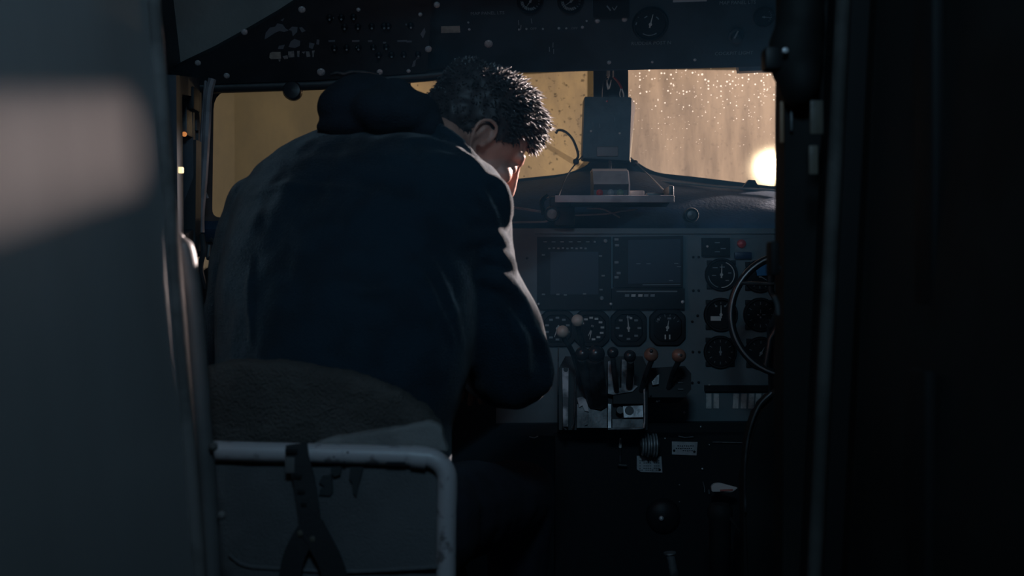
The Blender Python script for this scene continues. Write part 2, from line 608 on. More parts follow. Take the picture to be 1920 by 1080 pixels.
# ------------------------------------------------------------------ windscreens
def rounded(poly, r, n=5):
    out = []
    m = len(poly)
    for i in range(m):
        p0, p1, p2 = Vector(poly[i - 1]), Vector(poly[i]), Vector(poly[(i + 1) % m])
        rr = r[i] if isinstance(r, (list, tuple)) else r
        if rr <= 0:
            out.append(p1)
            continue
        a = p1 + (p0 - p1).normalized() * rr
        c = p1 + (p2 - p1).normalized() * rr
        for k in range(n + 1):
            t = k / n
            out.append(a * (1 - t) ** 2 + p1 * 2 * t * (1 - t) + c * t * t)
    return out


def frame_ring(mb, inner, outer, z0, z1):
    """flat frame with a hole between two outlines that have as many points"""
    n = len(inner)
    V = lambda p, z: mb.bm.verts.new((p[0], p[1], z))
    i0, o0 = [V(p, z0) for p in inner], [V(p, z0) for p in outer]
    i1, o1 = [V(p, z1) for p in inner], [V(p, z1) for p in outer]
    for k in range(n):
        j = (k + 1) % n
        mb.bm.faces.new((i1[k], i1[j], o1[j], o1[k]))
        mb.bm.faces.new((i0[k], o0[k], o0[j], i0[j]))
        mb.bm.faces.new((i0[k], i0[j], i1[j], i1[k]))
        mb.bm.faces.new((o0[k], o1[k], o1[j], o0[j]))


def windscreen(name, bd, poly_px, rad, outer_px, glass, fm, th=0.012):
    inner = rounded([bd.uv(*p).xy for p in poly_px], rad)
    outer = []
    oc = [bd.uv(*p).xy for p in outer_px]
    per = len(inner) // len(poly_px)
    cnt = [len(rounded([bd.uv(*p).xy for p in poly_px], rad)) ]
    # spread the outline points of the frame so that each inner point has a partner
    idx = []
    rl = rad if isinstance(rad, (list, tuple)) else [rad] * len(poly_px)
    for i in range(len(poly_px)):
        idx += [i] * (6 if rl[i] > 0 else 1)
    outer = [oc[i] for i in idx]
    mb = MB()
    frame_ring(mb, inner, outer, -0.02, 0.02)
    root = mb.build(name, fm, smooth=False)
    root.matrix_world = bd.M
    struct(root)
    m2 = MB()
    m2.bm.faces.new([m2.bm.verts.new((p.x, p.y, -0.012)) for p in inner])
    g = m2.build('pane', glass, root, smooth=False)
    return root, g, inner


# C: right-hand screen
Oc = at(1178, 340, 3.0)
bdC = Board(Oc, (1, -0.10, 0), (0, 0.10, 1))
wC, gC, inC = windscreen('window_3', bdC, [(1171, 120), (1464, 114), (1464, 354), (1300, 334), (1222, 326), (1171, 290)],
                         [0.004, 0.03, 0.03, 0, 0.04, 0.03],
                         [(1167, 96), (1474, 90), (1474, 410), (1300, 400), (1200, 400), (1167, 330)], MT['fogC'], MT['frame'])
# B: left-hand screen next to the centre post
bdB = Board(at(1113, 340, 3.0), (1, 0.10, 0), (0, 0.10, 1))
wB, gB, inB = windscreen('window_2', bdB, [(770, 142), (800, 138), (1119, 122), (1119, 300), (1074, 327), (900, 345), (770, 362)],
                         [0, 0, 0.01, 0.05, 0.05, 0, 0],
                         [(748, 118), (800, 110), (1124, 98), (1124, 330), (1100, 400), (900, 420), (748, 430)], MT['fogB'], MT['frame'])
# A: left quarter screen, turned towards the side
pA0, pA1 = at(395, 400, 2.62), at(745, 400, 2.99)
bdA = Board(pA0, pA1 - pA0, (0.06, 0.08, 1))
wA, gA, inA = windscreen('window_1', bdA, [(394, 174), (745, 155), (745, 420), (391, 408)], [0.045, 0.0, 0.02, 0.02],
                         [(326, 120), (775, 112), (775, 490), (326, 480)], MT['fogA'], MT['frame'])
# side sliding window at the far left, seen edge on
pS0, pS1 = at(318, 420, 2.12), at(352, 420, 2.45)
bdS = Board(pS0, pS1 - pS0, (0, 0, 1))
wS, gS, inS = windscreen('window_4', bdS, [(322, 176), (344, 180), (346, 430), (326, 440)], [0.01, 0.01, 0.01, 0.01],
                         [(310, 140), (362, 146), (362, 470), (314, 480)], MT['fogS'], MT['post'])

# unseen right quarter window, its clear pane and post edges shaped for the rim light
q0, q1 = Vector((0.758, 2.945, 1.0)), Vector((1.055, 2.72, 1.0))
mb = MB()
def post(edge):
    pts = [q0.lerp(q1, (x - q0.x) / (q1.x - q0.x)) + Vector((0, 0, z - 1.0)) for x, z in edge]
    mb.prism(pts, [p + Vector((0, .03, 0)) for p in pts])
post([(.758, 1.1), (.764, 1.1), (.764, 1.97), (.758, 1.97)])
post([(.978, 1.1), (1.055, 1.1), (1.055, 1.97), (.963, 1.97), (.963, 1.72), (.977, 1.62)])
for z0, z1 in ((0.02, 1.13), (1.82, 1.97)):
    mb.prism([Vector((q0.x, q0.y, z0)), Vector((q1.x, q1.y, z0)), Vector((q1.x, q1.y, z1)), Vector((q0.x, q0.y, z1))],
             [Vector((q0.x, q0.y + .03, z0)), Vector((q1.x, q1.y + .03, z0)), Vector((q1.x, q1.y + .03, z1)), Vector((q0.x, q0.y + .03, z1))])
w5 = struct(mb.build('window_5', MT['frame'], smooth=False))
clr = bpy.data.materials.new('clear_glass')
clr.use_nodes = True
cn = clr.node_tree.nodes
cn.remove(cn['Principled BSDF'])
ct, cg, cm = cn.new('ShaderNodeBsdfTransparent'), cn.new('ShaderNodeBsdfGlossy'), cn.new('ShaderNodeMixShader')
cg.inputs['Roughness'].default_value = 0.05
cm.inputs[0].default_value = 0.05
clr.node_tree.links.new(ct.outputs[0], cm.inputs[1])
clr.node_tree.links.new(cg.outputs[0], cm.inputs[2])
clr.node_tree.links.new(cm.outputs[0], cn['Material Output'].inputs[0])
mb = MB()
mb.bm.faces.new([mb.bm.verts.new((p.x, p.y + .015, z)) for p, z in ((q0, 1.13), (q0.lerp(q1, .77), 1.13), (q0.lerp(q1, .77), 1.82), (q0, 1.82))])
mb.build('pane', clr, w5, smooth=False)

# centre post between the screens, with its flared foot
mb = MB()
out = [(1113, 100), (1178, 100), (1178, 292), (1186, 312), (1215, 330), (1260, 345), (1260, 400), (1040, 400), (1050, 338), (1085, 322), (1108, 305), (1113, 290)]
mb.prism([at(x, y, 2.955) for x, y in out], [at(x, y, 2.955) + Vector((0, 0.018, 0)) for x, y in out])
struct(mb.build('trim_6', MT['post'], smooth=False))
# header above the screens
mb = MB()
mb.prism([at(x, y, 2.93) for x, y in [(760, 40), (1474, 40), (1474, 108), (1178, 112), (1113, 114), (760, 132)]],
         [at(x, y, 2.93) + Vector((0, 0.12, 0)) for x, y in [(760, 40), (1474, 40), (1474, 108), (1178, 112), (1113, 114), (760, 132)]])
struct(mb.build('trim_7', MT['frame'], smooth=False))
mb = MB()
ring = [(1382, 112), (1460, 110), (1460, 131), (1386, 134)]
mb.prism([at(x, y, 2.9) for x, y in ring], [at(x, y, 2.9) + Vector((0, 0.03, 0)) for x, y in ring])
struct(mb.build('trim_8', MT['post'], smooth=False))

# ------------------------------------------------------------------ glare shield
gl = empty('glare_shield', 'haze tinted cloth covered glare shield rising to the centre post under the wet windscreens', 'glare shield', loc=at(1180, 430, 2.75))
Pi = gl.matrix_world.inverted() if False else Matrix.Translation(-gl.location)
def addp(root, mb, name, m, **kw):
    bmesh.ops.transform(mb.bm, matrix=Matrix.Translation(-root.location), verts=mb.bm.verts)
    return mb.build(name, m, root, **kw)
mb = MB()
topline = [(380, 425, 2.62), (560, 392, 2.78), (780, 362, 2.95), (930, 345, 2.955), (1040, 333, 2.95), (1085, 322, 2.95), (1145, 316, 2.95), (1200, 322, 2.95), (1260, 336, 2.95), (1340, 346, 2.94), (1450, 354, 2.93), (1490, 376, 2.88), (1640, 425, 2.68)]
rings = []
for x, y, d in topline:
    p = at(x, y, d)
    front_y = 2.66 + 0.10 * abs(p.x - 0.28) ** 2 * -1
    zf = CAM.z + (540 - 432) / F * 2.62
    rings.append([p + Vector((0, 0.02, 0)), p, Vector((p.x, (p.y + front_y) / 2, p.z * 0.55 + zf * 0.45 + 0.012)), Vector((p.x, front_y + 0.015, zf + 0.02)),
                  Vector((p.x, front_y, zf)), Vector((p.x, front_y + 0.02, zf - 0.03)), Vector((p.x, p.y + 0.02, zf - 0.03))])
mb.rings(rings)
addp(gl, mb, 'shield_cover', MT['glare'], angle=60)
mb = MB()
mb.tube(catmull([at(x, y, d) for x, y, d in ((1190, 336, 2.92), (1290, 345, 2.90), (1370, 352, 2.88), (1450, 357, 2.86), (1470, 362, 2.84))], 4), 0.0028, 8)
addp(gl, mb, 'edge_piping', MT['cord'])
mb = MB()
pl = [(1392, 352), (1404, 337), (1416, 338), (1424, 353)]
mb.prism([at(x, y, 2.90) for x, y in pl], [at(x, y, 2.90) + Vector((0, .02, 0)) for x, y in pl])
addp(gl, mb, 'cover_clip', MT['blackp'], smooth=False)

# ------------------------------------------------------------------ instruments
def screw_mesh(r):
    mb = MB()
    mb.lathe((0, 0, 0), (0, 0, 1), [(-0.002, r), (0.0012, r), (0.0028, r * 0.75), (0.0032, r * 0.3), (0.0033, 0)], 12)
    bmesh.ops.recalc_face_normals(mb.bm, faces=mb.bm.faces)
    me = bpy.data.meshes.new('screw')
    mb.bm.to_mesh(me)
    mb.bm.free()
    me.materials.append(MT['screw'])
    me.shade_smooth()
    return me


def screws(root, bd, L, z=0.0):
    cache = {}
    for px, py, rp in L:
        r = round(rp * bd.k(px, py), 4)
        if r not in cache:
            cache[r] = screw_mesh(r)
        o = bpy.data.objects.new('screw', cache[r])
        COL.objects.link(o)
        o.parent = root
        o.location = bd.uv(px, py, z)


def polyplate(bd, L, z0, z1, name, m, root, **kw):
    mb = MB()
    mb.prism(bd.pts(L, z1), [Vector((p.x, p.y, z0)) for p in bd.pts(L, z1)])
    return mb.build(name, m, root, smooth=False, **kw)


def text(bd, root, s, px, py, hpx, m, z=0.0015, name='lettering', rot=0.0):
    cu = bpy.data.curves.new('t', 'FONT')
    cu.body = s
    cu.align_x = 'CENTER'
    cu.align_y = 'CENTER'
    cu.size = hpx * bd.k(px, py) * 1.4
    cu.extrude = 0.0002
    cu.resolution_u = 2
    o = bpy.data.objects.new('t', cu)
    COL.objects.link(o)
    me = bpy.data.meshes.new_from_object(o.evaluated_get(bpy.context.evaluated_depsgraph_get()))
    bpy.data.objects.remove(o)
    t = link(name, me, m, root, smooth=False)
    t.location = bd.uv(px, py, z)
    t.rotation_euler = (0, 0, rot)
    return t


def gauge(bd, root, px, py, rp, square=False, needles=((20, 0.75),), ticks=12, arc=(0, 360), mm='white', tickm='dim', extra=None, z=0.0, ring=False, blocks=False, name='gauge'):
    c = bd.uv(px, py, z)
    R = rp * bd.k(px, py)
    mb = MB()
    if square:
        oc = [(math.copysign(1, sx) * (1.0 if i == 0 else 0.62) * R, math.copysign(1, sy) * (0.62 if i == 0 else 1.0) * R) for (sx, sy, order) in ((1, -1, 1), (1, 1, 0), (-1, 1, 1), (-1, -1, 0)) for i in ((0, 1) if order == 0 else (1, 0))]
        # an octagon, walked round in order
        oc = [(R, -0.62 * R), (R, 0.62 * R), (0.62 * R, R), (-0.62 * R, R), (-R, 0.62 * R), (-R, -0.62 * R), (-0.62 * R, -R), (0.62 * R, -R)]
        op = rounded([Vector(p) for p in oc], R * 0.12, 3)
        mb.rings([[Vector((p.x * 1.0, p.y * 1.0, -0.01)) for p in op], [Vector((p.x, p.y, 0.006)) for p in op], [Vector((p.x * .95, p.y * .95, 0.010)) for p in op],
                  [Vector((p.normalized().x * R * .86, p.normalized().y * R * .86, 0.010)) for p in op], [Vector((p.normalized().x * R * .82, p.normalized().y * R * .82, 0.003)) for p in op]])
    else:
        mb.lathe((0, 0, 0), (0, 0, 1), [(-0.01, R), (0.006, R), (0.010, R * .95), (0.010, R * .87), (0.003, R * .83), (0.003, 0)], 32)
        if ring:
            for a in (45, 135, 225, 315):
                aa = math.radians(a)
                mb.box((math.cos(aa) * R * 1.02, math.sin(aa) * R * 1.02, 0.001), (R * .3, R * .3, 0.008), 0.001)
    g = mb.build(name, MT['bez'], root)
    g.location = c
    md = MB()
    md.lathe((0, 0, 0.0032), (0, 0, 1), [(0, R * .82), (0.0006, R * .82), (0.0006, 0)], 28)
    md.build('dial', MT['dial'], g)
    mk = MB()
    for i in range(ticks):
        a = math.radians(arc[0] + (arc[1] - arc[0]) * i / max(1, ticks if arc[1] - arc[0] >= 360 else ticks - 1))
        l = 0.11 if i % 2 else 0.16
        p = Vector((math.sin(a), math.cos(a), 0))
        if blocks:
            mk.box(p * R * 0.6 + Vector((0, 0, 0.0042)), (R * .2, R * .11, 0.0006))
        else:
            mk.box(p * R * (0.74 - l / 2) + Vector((0, 0, 0.0042)), (R * .03, R * l, 0.0006), rot=Matrix.Rotation(-a, 3, 'Z'))
    stuff(mk.build('dial_marks', MT[tickm], g, smooth=False))
    for a, l in needles:
        a = math.radians(a)
        nd = MB()
        p = Vector((math.sin(a), math.cos(a), 0))
        q = Vector((p.y, -p.x, 0))
        w = R * 0.045
        zz = 0.0058
        pts = [p * R * l + q * w * .3, p * R * l - q * w * .3, -p * R * .2 - q * w, -p * R * .2 + q * w]
        nd.prism([v + Vector((0, 0, zz + .0006)) for v in pts], [v + Vector((0, 0, zz)) for v in pts])
        nd.lathe((0, 0, 0.0035), (0, 0, 1), [(0, R * .09), (0.0035, R * .09), (0.0035, 0)], 10)
        nd.build('needle', MT[mm], g, smooth=False)
    if extra:
        for (dx, dy, w, h, mk_) in extra:
            e = MB()
            e.box((dx * R, dy * R, 0.0048), (w * R, h * R, 0.0008))
            e.build('dial_window', MT[mk_], g, smooth=False)
    return g


def arc_mark(bd, g_root, R, a0, a1, r, w, m, name='dial_arc'):
    mb = MB()
    pts = []
    for k in range(13):
        a = math.radians(a0 + (a1 - a0) * k / 12)
        pts.append(Vector((math.sin(a) * R * r, math.cos(a) * R * r, 0.0046)))
    mb.ribbon(pts, R * w, 0.0006, (0, 0, 1))
    return mb.build(name, MT[m], g_root, smooth=False)


PD = 2.58
bdP = Board(at(1150, 800, PD), (1, 0, 0), (0, 0.0, 1))
ip = empty('instrument_panel', 'blue grey instrument panel with two dark displays and rows of round gauges', 'instrument panel', M=bdP.M)
polyplate(bdP, [(930, 428), (1640, 430), (1640, 792), (930, 800)], -0.02, 0.0, 'panel_plate', MT['panel'], ip)
# top edge flange
polyplate(bdP, [(1003, 428), (1640, 428), (1640, 438), (1003, 438)], 0.0, 0.008, 'panel_flange', MT['panel'], ip)
# left display unit
u = polyplate(bdP, [(1007, 444), (1146, 444), (1146, 580), (1007, 580)], 0.0, 0.012, 'navigation_display', MT['bez'], ip)
polyplate(bdP, [(1032, 472), (1122, 472), (1122, 552), (1032, 552)], 0.012, 0.0125, 'display_glass', MT['screen'], u)
kb = MB()
for i in range(9):
    kb.box(bdP.uv(1030 + i * 8.5, 466 - (i % 2) * 0.8, 0.0135), (0.006, 0.004, 0.003), 0.0008)
for i in range(6):
    kb.box(bdP.uv(1022 + i * 16, 453.5, 0.0135), (0.009, 0.0025, 0.003), 0.0006)
for i, (x, y) in enumerate(((1019, 478), (1126, 480), (1131, 517), (1127, 543), (1019, 552), (1046, 552), (1060, 553), (1096, 551))):
    kb.box(bdP.uv(x, y, 0.0135), (0.008, 0.004, 0.003), 0.0008)
stuff(kb.build('key_row', MT['dim'], u))
for x, y, r in ((1135, 452, 4), (1128, 559, 4), (1115, 454, 2.5)):
    c = bdP.uv(x, y, 0.012)
    R = r * bdP.k(x, y)
    k_ = MB().lathe(c, (0, 0, 1), [(0, R), (0.008, R * .9), (0.009, R * .6), (0.009, 0)], 14)
    k_.build('knob', MT['dim'], u)
# right display unit
u = polyplate(bdP, [(1150, 444), (1281, 442), (1281, 538), (1150, 538)], 0.0, 0.014, 'radar_display', MT['bez'], ip)
polyplate(bdP, [(1178, 450), (1276, 448), (1276, 530), (1178, 532)], 0.014, 0.0145, 'display_glass', MT['screen'], u)
kb = MB()
for x, y in ((1156, 449), (1157, 460), (1156, 492), (1160, 512), (1156, 520)):
    kb.box(bdP.uv(x, y, 0.0155), (0.010, 0.006, 0.003), 0.001)
stuff(kb.build('key_row', MT['dim'], u))
kb = MB()
for x, y in ((1197, 494.5), (1216, 494.5), (1268, 494), (1273, 500), (1258, 526)):
    kb.box(bdP.uv(x, y, 0.0149), (0.010, 0.0016, 0.0008))
stuff(kb.build('screen_marks', MT['dim'], u, smooth=False))
polyplate(bdP, [(1205, 533.3), (1276, 532.6), (1276, 534.2), (1205, 534.9)], 0.014, 0.0155, 'screen_sill', MT['dim'], u)
# radio strip under it
u = polyplate(bdP, [(1147, 541), (1284, 541), (1284, 579), (1147, 579)], 0.0, 0.016, 'radio_strip', MT['blackp'], ip)
polyplate(bdP, [(1156, 545), (1270, 545), (1270, 547.5), (1156, 547.5)], 0.016, 0.018, 'strip_lip', MT['dim'], u)
for i, x in enumerate((1176, 1188, 1201, 1212, 1224)):
    polyplate(bdP, [(x - 4, 551.5), (x + 4, 551.5), (x + 3.4, 556.5), (x - 4.4, 556.5)], 0.016, 0.0175, 'key', MT['white' if i in (1, 2) else 'dim'], u)
screws(ip, bdP, [(1010, 570, 2.6), (1145.5, 570, 3.0), (1280, 566, 3.4)], 0.016)
# engine gauges row
gauge(bdP, ip, 1045, 616, 34, True, ((200, .5),), 10, blocks=True)
gauge(bdP, ip, 1109, 616, 34, True, ((205, .45), (190, .6)), 9, (-60, 170), blocks=True, tickm='white')
gauge(bdP, ip, 1178, 615, 34, True, ((-4, .7),), 8, blocks=True, extra=((0.14, 0.55, .13, .12, 'white'),))
gauge(bdP, ip, 1251, 614, 34, True, ((10, .4),), 6, (-60, 60), extra=((-.12, -.52, .08, .25, 'white'), (.12, -.52, .08, .25, 'white'), (-.5, .45, .14, .12, 'dim'), (.1, .5, .2, .1, 'dim')))
for x in (1143, 1214):
    polyplate(bdP, [(x - 1.2, 586), (x + 1.2, 586), (x + 1.2, 640), (x - 1.2, 640)], 0.0, 0.003, 'gauge_divider', MT['panel'], ip)
# flight gauges at the right
g = gauge(bdP, ip, 1352, 515, 31, False, ((2, .62),), 0, ring=True)
arc_mark(bdP, g, 31 * bdP.k(1352, 515), 20, 180, .78, .05, 'white')
arc_mark(bdP, g, 31 * bdP.k(1352, 515), 195, 265, .78, .05, 'dim')
mk = MB()
R = 31 * bdP.k(1352, 515)
for dx, dy, w in ((-.38, .42, .3), (.05, .46, .3), (.5, .1, .2), (-.45, -.05, .25), (.35, -.35, .2)):
    mk.box((dx * R, dy * R, .0046), (w * R, .05 * R, .0006))
stuff(mk.build('dial_marks', MT['dim'], g, smooth=False))
gauge(bdP, ip, 1351, 590, 32, False, ((0, .55),), 3, (-30, 30), ring=True, extra=((-.30, -.22, .60, .26, 'white'), (.52, -.25, .20, .24, 'white'), (-.28, .5, .12, .1, 'dim'), (.24, .5, .12, .1, 'dim')))
gauge(bdP, ip, 1350, 660, 31, False, ((0, .35),), 12, ring=True, mm='dim')
gauge(bdP, ip, 1424, 518, 31, False, ((120, .5),), 12, ring=True, mm='dim')
gauge(bdP, ip, 1425, 590, 32, False, ((0, .3), (90, .3)), 12, ring=True, mm='dim')
gauge(bdP, ip, 1426, 662, 31, False, ((30, .4),), 10, ring=True, mm='dim')
gauge(bdP, ip, 1500, 590, 32, False, ((30, .4),), 10, ring=True, mm='dim')
# small fittings on the right side
u = polyplate(bdP, [(1317, 446), (1369, 446), (1369, 480), (1317, 480)], 0.0, 0.014, 'switch_box', MT['blackp'], ip)
MB().lathe(bdP.uv(1326, 462, 0.014), (0, 0, 1), [(0, .003), (.003, .0026), (.004, 0)], 12).build('indicator_cap', MT['boxs'], u)
kb = MB()
for x, y in ((1345, 455), (1356, 466), (1345, 472)):
    kb.box(bdP.uv(x, y, 0.0145), (0.012, 0.002, 0.001))
stuff(kb.build('switch_marks', MT['dim'], u))
MB().lathe(bdP.uv(1390, 457, 0), (0, 0, 1), [(0, .011), (.007, .010), (.010, .006), (.011, 0)], 18).build('warning_light', MT['red'], ip)
polyplate(bdP, [(1372, 438), (1408, 437), (1408, 447), (1372, 448)], 0.0, 0.002, 'placard', MT['panel'], ip)
MB().box(bdP.uv(1393, 479, 0.006), (0.042, 0.017, 0.012), .004).build('blue_knob', mat('dark_blue_plastic', (0.012, 0.028, 0.07), 0.4), ip)
polyplate(bdP, [(1416, 496), (1450, 494), (1450, 516), (1420, 517)], 0.010, 0.0125, 'blue_sticker', MT['blue'], ip)
kb = MB()
for x, y in ((1300, 482), (1310, 482), (1300, 545), (1310, 545), (1298, 603), (1308, 592), (1299, 660), (1311, 660), (1298, 718), (1310, 717), (988, 484)):
    kb.lathe(bdP.uv(x, y, 0), (0, 0, 1), [(0, .0035), (.0025, .003), (.003, 0)], 8)
kb.build('rivet_heads', MT['blackp'], ip)['kind'] = 'stuff'
# fuse strip with pale keys
u = polyplate(bdP, [(1322, 723), (1640, 723), (1640, 734), (1322, 734)], 0.0, 0.012, 'fuse_strip', MT['blackp'], ip)
for x in (1329, 1343, 1379, 1394, 1408, 1421, 1435, 1449):
    polyplate(bdP, [(x - 5 + (1.5 if x > 1370 else 0), 738), (x + 5 + (1.5 if x > 1370 else 0), 738), (x + 5, 766), (x - 5, 766)], 0.0, 0.003, 'card_slip', MT['slip'], ip)
screws(ip, bdP, [(1283, 774, 2.5), (1330, 722, 2)], 0.002)
# dark shelf under the panel
polyplate(bdP, [(930, 796), (1640, 790), (1640, 812), (930, 818)], -0.02, 0.03, 'panel_lip', MT['blackp'], ip)

# knobs / spotlights on the glare shield front
def round_lamp(px, py, rp, d, label, m):
    c = at(px, py, d)
    o = empty('panel_lamp', label, 'lamp', loc=c)
    R = rp * d / F
    mb = MB().lathe((0, .05, 0), (0, -1, 0), [(0, R * .5), (0.02, R * .95), (0.045, R), (0.052, R * .92), (0.052, R * .78), (0.046, R * .74), (0.046, 0)], 24)
    mb.build('lamp_housing', MT['blackp'], o)
    MB().lathe((0, .004, 0), (0, -1, 0), [(0, R * .73), (0.004, R * .6), (0.006, 0)], 20).build('lamp_lens', m, o)
    return o
lp = round_lamp(1035, 401, 15, 2.52, 'small round panel lamp clamped at the end of the metal shelf', MT['dim'])
mb = MB()
for s in (-1, 1):
    mb.tube(catmull([(s * .018, .02, 0), (s * .024, .02, .03), (s * .01, .03, .045)], 4), .006, 8)
mb.box((.03, .03, -.004), (.05, .04, .05), .008)
mb.box((.02, .03, .028), (.05, .04, .03), .008)
mb.build('lamp_bracket', MT['blackp'], lp)
round_lamp(1297, 403, 14, 2.60, 'small round panel lamp alone on the glare shield face', MT['metald'])

# ------------------------------------------------------------------ shelf, annunciator, cords
sh = empty('metal_shelf', 'narrow grey metal shelf held by two cords below the black box', 'shelf', loc=at(1145, 392, 2.5))
mb = MB()
top = [at(1040, 381, 2.56), at(1245, 366, 2.56), at(1257, 358, 2.62), at(1050, 365, 2.72)]
zt = 1.198
mb.prism([Vector((p.x, p.y, zt + .012)) for p in (Vector((.10, 2.42, 0)), Vector((.365, 2.42, 0)), Vector((.385, 2.66, 0)), Vector((.12, 2.66, 0)))],
         [Vector((p.x, p.y, zt + .004)) for p in (Vector((.10, 2.42, 0)), Vector((.365, 2.42, 0)), Vector((.385, 2.66, 0)), Vector((.12, 2.66, 0)))])
addp(sh, mb, 'shelf_plate', MT['metald'], smooth=False)
mb = MB()
mb.box((.2325, 2.418, zt + .004), (.27, .004, .016), .001)
addp(sh, mb, 'shelf_lip', MT['cable'])
mb = MB()
mb.box((.366, 2.50, zt + .022), (.012, .10, .03), .003)
mb.box((.33, 2.47, zt + .016), (.04, .03, .010), .002)
addp(sh, mb, 'shelf_bracket', MT['metald'])
mb = MB()
mb.box(at(1193, 363, 2.54), (.034, .03, .012), .002)
addp(sh, mb, 'shelf_block', MT['device'])

an = empty('annunciator_unit', 'small beige unit with three round lenses under a slanted lid', 'warning unit', loc=at(1145, 362, 2.5))
base = Vector((at(1145, 372, 2.5).x, 2.5, 1.2120))
W2, dep = 0.040, 0.10
def side(x):
    prof = [(0, 0.0), (0, .018), (-.012, .030), (.012, .058), (.03, .066), (dep, .066), (dep, 0)]
    return [base + Vector((x, a, b)) for a, b in prof]
mb = MB()
mb.rings([side(-W2), side(W2)])
addp(an, mb, 'unit_body', MT['boxp'], smooth=False)
mb = MB()
def lid(x, o=0):
    prof = [(-.014, .030), (-.010, .036), (.010, .063), (.03, .071), (dep, .071), (dep, .067), (.03, .066), (.012, .058), (-.012, .030)]
    return [base + Vector((x, a, b)) for a, b in prof]
mb.rings([lid(-W2 - .001), lid(W2 + .001)])
addp(an, mb, 'unit_lid', MT['device'], smooth=False)
mb = MB()
pr = [(-.008, .000), (-.012, .030), (.012, .060), (.03, .068), (dep, .068), (dep, 0)]
mb.prism([base + Vector((W2 + .0012, a, b)) for a, b in pr], [base + Vector((W2 + .0042, a, b)) for a, b in pr])
addp(an, mb, 'unit_cheek', MT['boxs'], smooth=False)
for x, m in ((-.026, 'red'), (0.0, 'clear'), (.022, 'green')):
    mb = MB().lathe(base + Vector((x, 0.0, .011)), (0, -1, 0), [(0, .008), (.004, .008), (.007, .005), (.008, 0)], 16)
    addp(an, mb, 'lens', MT[m])

bx = empty('black_box', 'flat black electronics box hanging on the centre post between the windscreens', 'electronics box', loc=at(1142, 300, 2.80))
mb = MB()
o_ = [(1096, 181), (1184, 182), (1180, 301), (1092, 296)]
f_ = [at(x, y, 2.80) for x, y in o_]
mb.prism(f_, [p + Vector((0, .075, 0)) for p in f_])
bmesh.ops.bevel(mb.bm, geom=mb.bm.edges[:], offset=.002, segments=2, affect='EDGES')
addp(bx, mb, 'box_case', MT['boxp'])
mb = MB()
s_ = [at(1184.6, 183, 2.80), at(1189.5, 195, 2.80) + Vector((0, .06, 0)), at(1180.6, 300, 2.80) + Vector((0, .06, 0)), at(1180.6, 300.5, 2.80)]
s_ = [f_[1] + Vector((.0005, .001, -.002)), f_[1] + Vector((.017, .06, -.012)), f_[2] + Vector((.010, .06, .002)), f_[2] + Vector((.0005, .001, .002))]
mb.prism(s_, [p + Vector((-.002, 0.003, 0)) for p in s_])
addp(bx, mb, 'pale_side_plate', MT['boxs'], smooth=False)  # pale plate flared out along this side of the box
bdX = Board(at(1142, 300, 2.80), (1, 0, 0), (0, 0, 1))
for x, y in ((1108, 246), (1162, 250)):
    mb = MB().lathe(at(x, y, 2.80), (0, -1, 0), [(0, .0032), (.002, .003), (.003, 0)], 10)
    addp(bx, mb, 'box_screw', MT['boxs'])
mb = MB()
mb.box(at(1139, 284, 2.797), (.056, .003, .026), .003)
addp(bx, mb, 'name_plate', mat('brownish_plate', (0.24, 0.195, 0.19), .5), )
mb = MB()
mb.cyl(at(1144, 296, 2.82), at(1144, 318, 2.88), .004, n=8)
addp(bx, mb, 'mounting_stud', MT['cable'])
mb = MB()
for pts in ([(1112, 228), (1112, 236)], [(1124, 232), (1125, 240)], [(1152, 220), (1152, 228)]):
    mb.tube([at(x, y, 2.7985) for x, y in pts], .0008, 5)
stuff(addp(bx, mb, 'case_scratches', MT['cable']))
mb = MB().lathe(at(1138, 190, 2.80), (0, -1, 0), [(0, .003), (.002, .003), (.0025, 0)], 8)
addp(bx, mb, 'red_dot', MT['red'])

wb = empty('wire_bundle', 'loose wires and shiny plug above the black box', 'wires', loc=at(1145, 150, 2.86))
mb = MB().capsule(at(1141, 130, 2.86), .0042, at(1140, 143, 2.85), .0045)
addp(wb, mb, 'plug', MT['chrome'])
for pts, m, r in (([(1140, 142, 2.85), (1132, 150, 2.84), (1129, 165, 2.83), (1128, 182, 2.83)], 'darkcord', .002),
                  ([(1137, 150, 2.84), (1140, 160, 2.83), (1142, 166, 2.83), (1146, 150, 2.84)], 'whitewire', .0013),
                  ([(1143, 142, 2.85), (1138, 156, 2.84), (1140, 168, 2.83)], 'whitewire', .0012),
                  ([(1150, 133, 2.86), (1150, 145, 2.85)], 'whitewire', .0022),
                  ([(1151, 145, 2.85), (1160, 155, 2.84), (1166, 167, 2.83)], 'redwire', .0030),
                  ([(1166, 167, 2.83), (1169, 176, 2.83), (1169, 184, 2.84)], 'whitewire', .0018),
                  ([(1164, 166, 2.83), (1162, 176, 2.83), (1163, 183, 2.84)], 'whitewire', .0012)):
    mb = MB().tube(catmull([at(*p) for p in pts], 5), r, 7)
    addp(wb, mb, 'wire', MT[m])
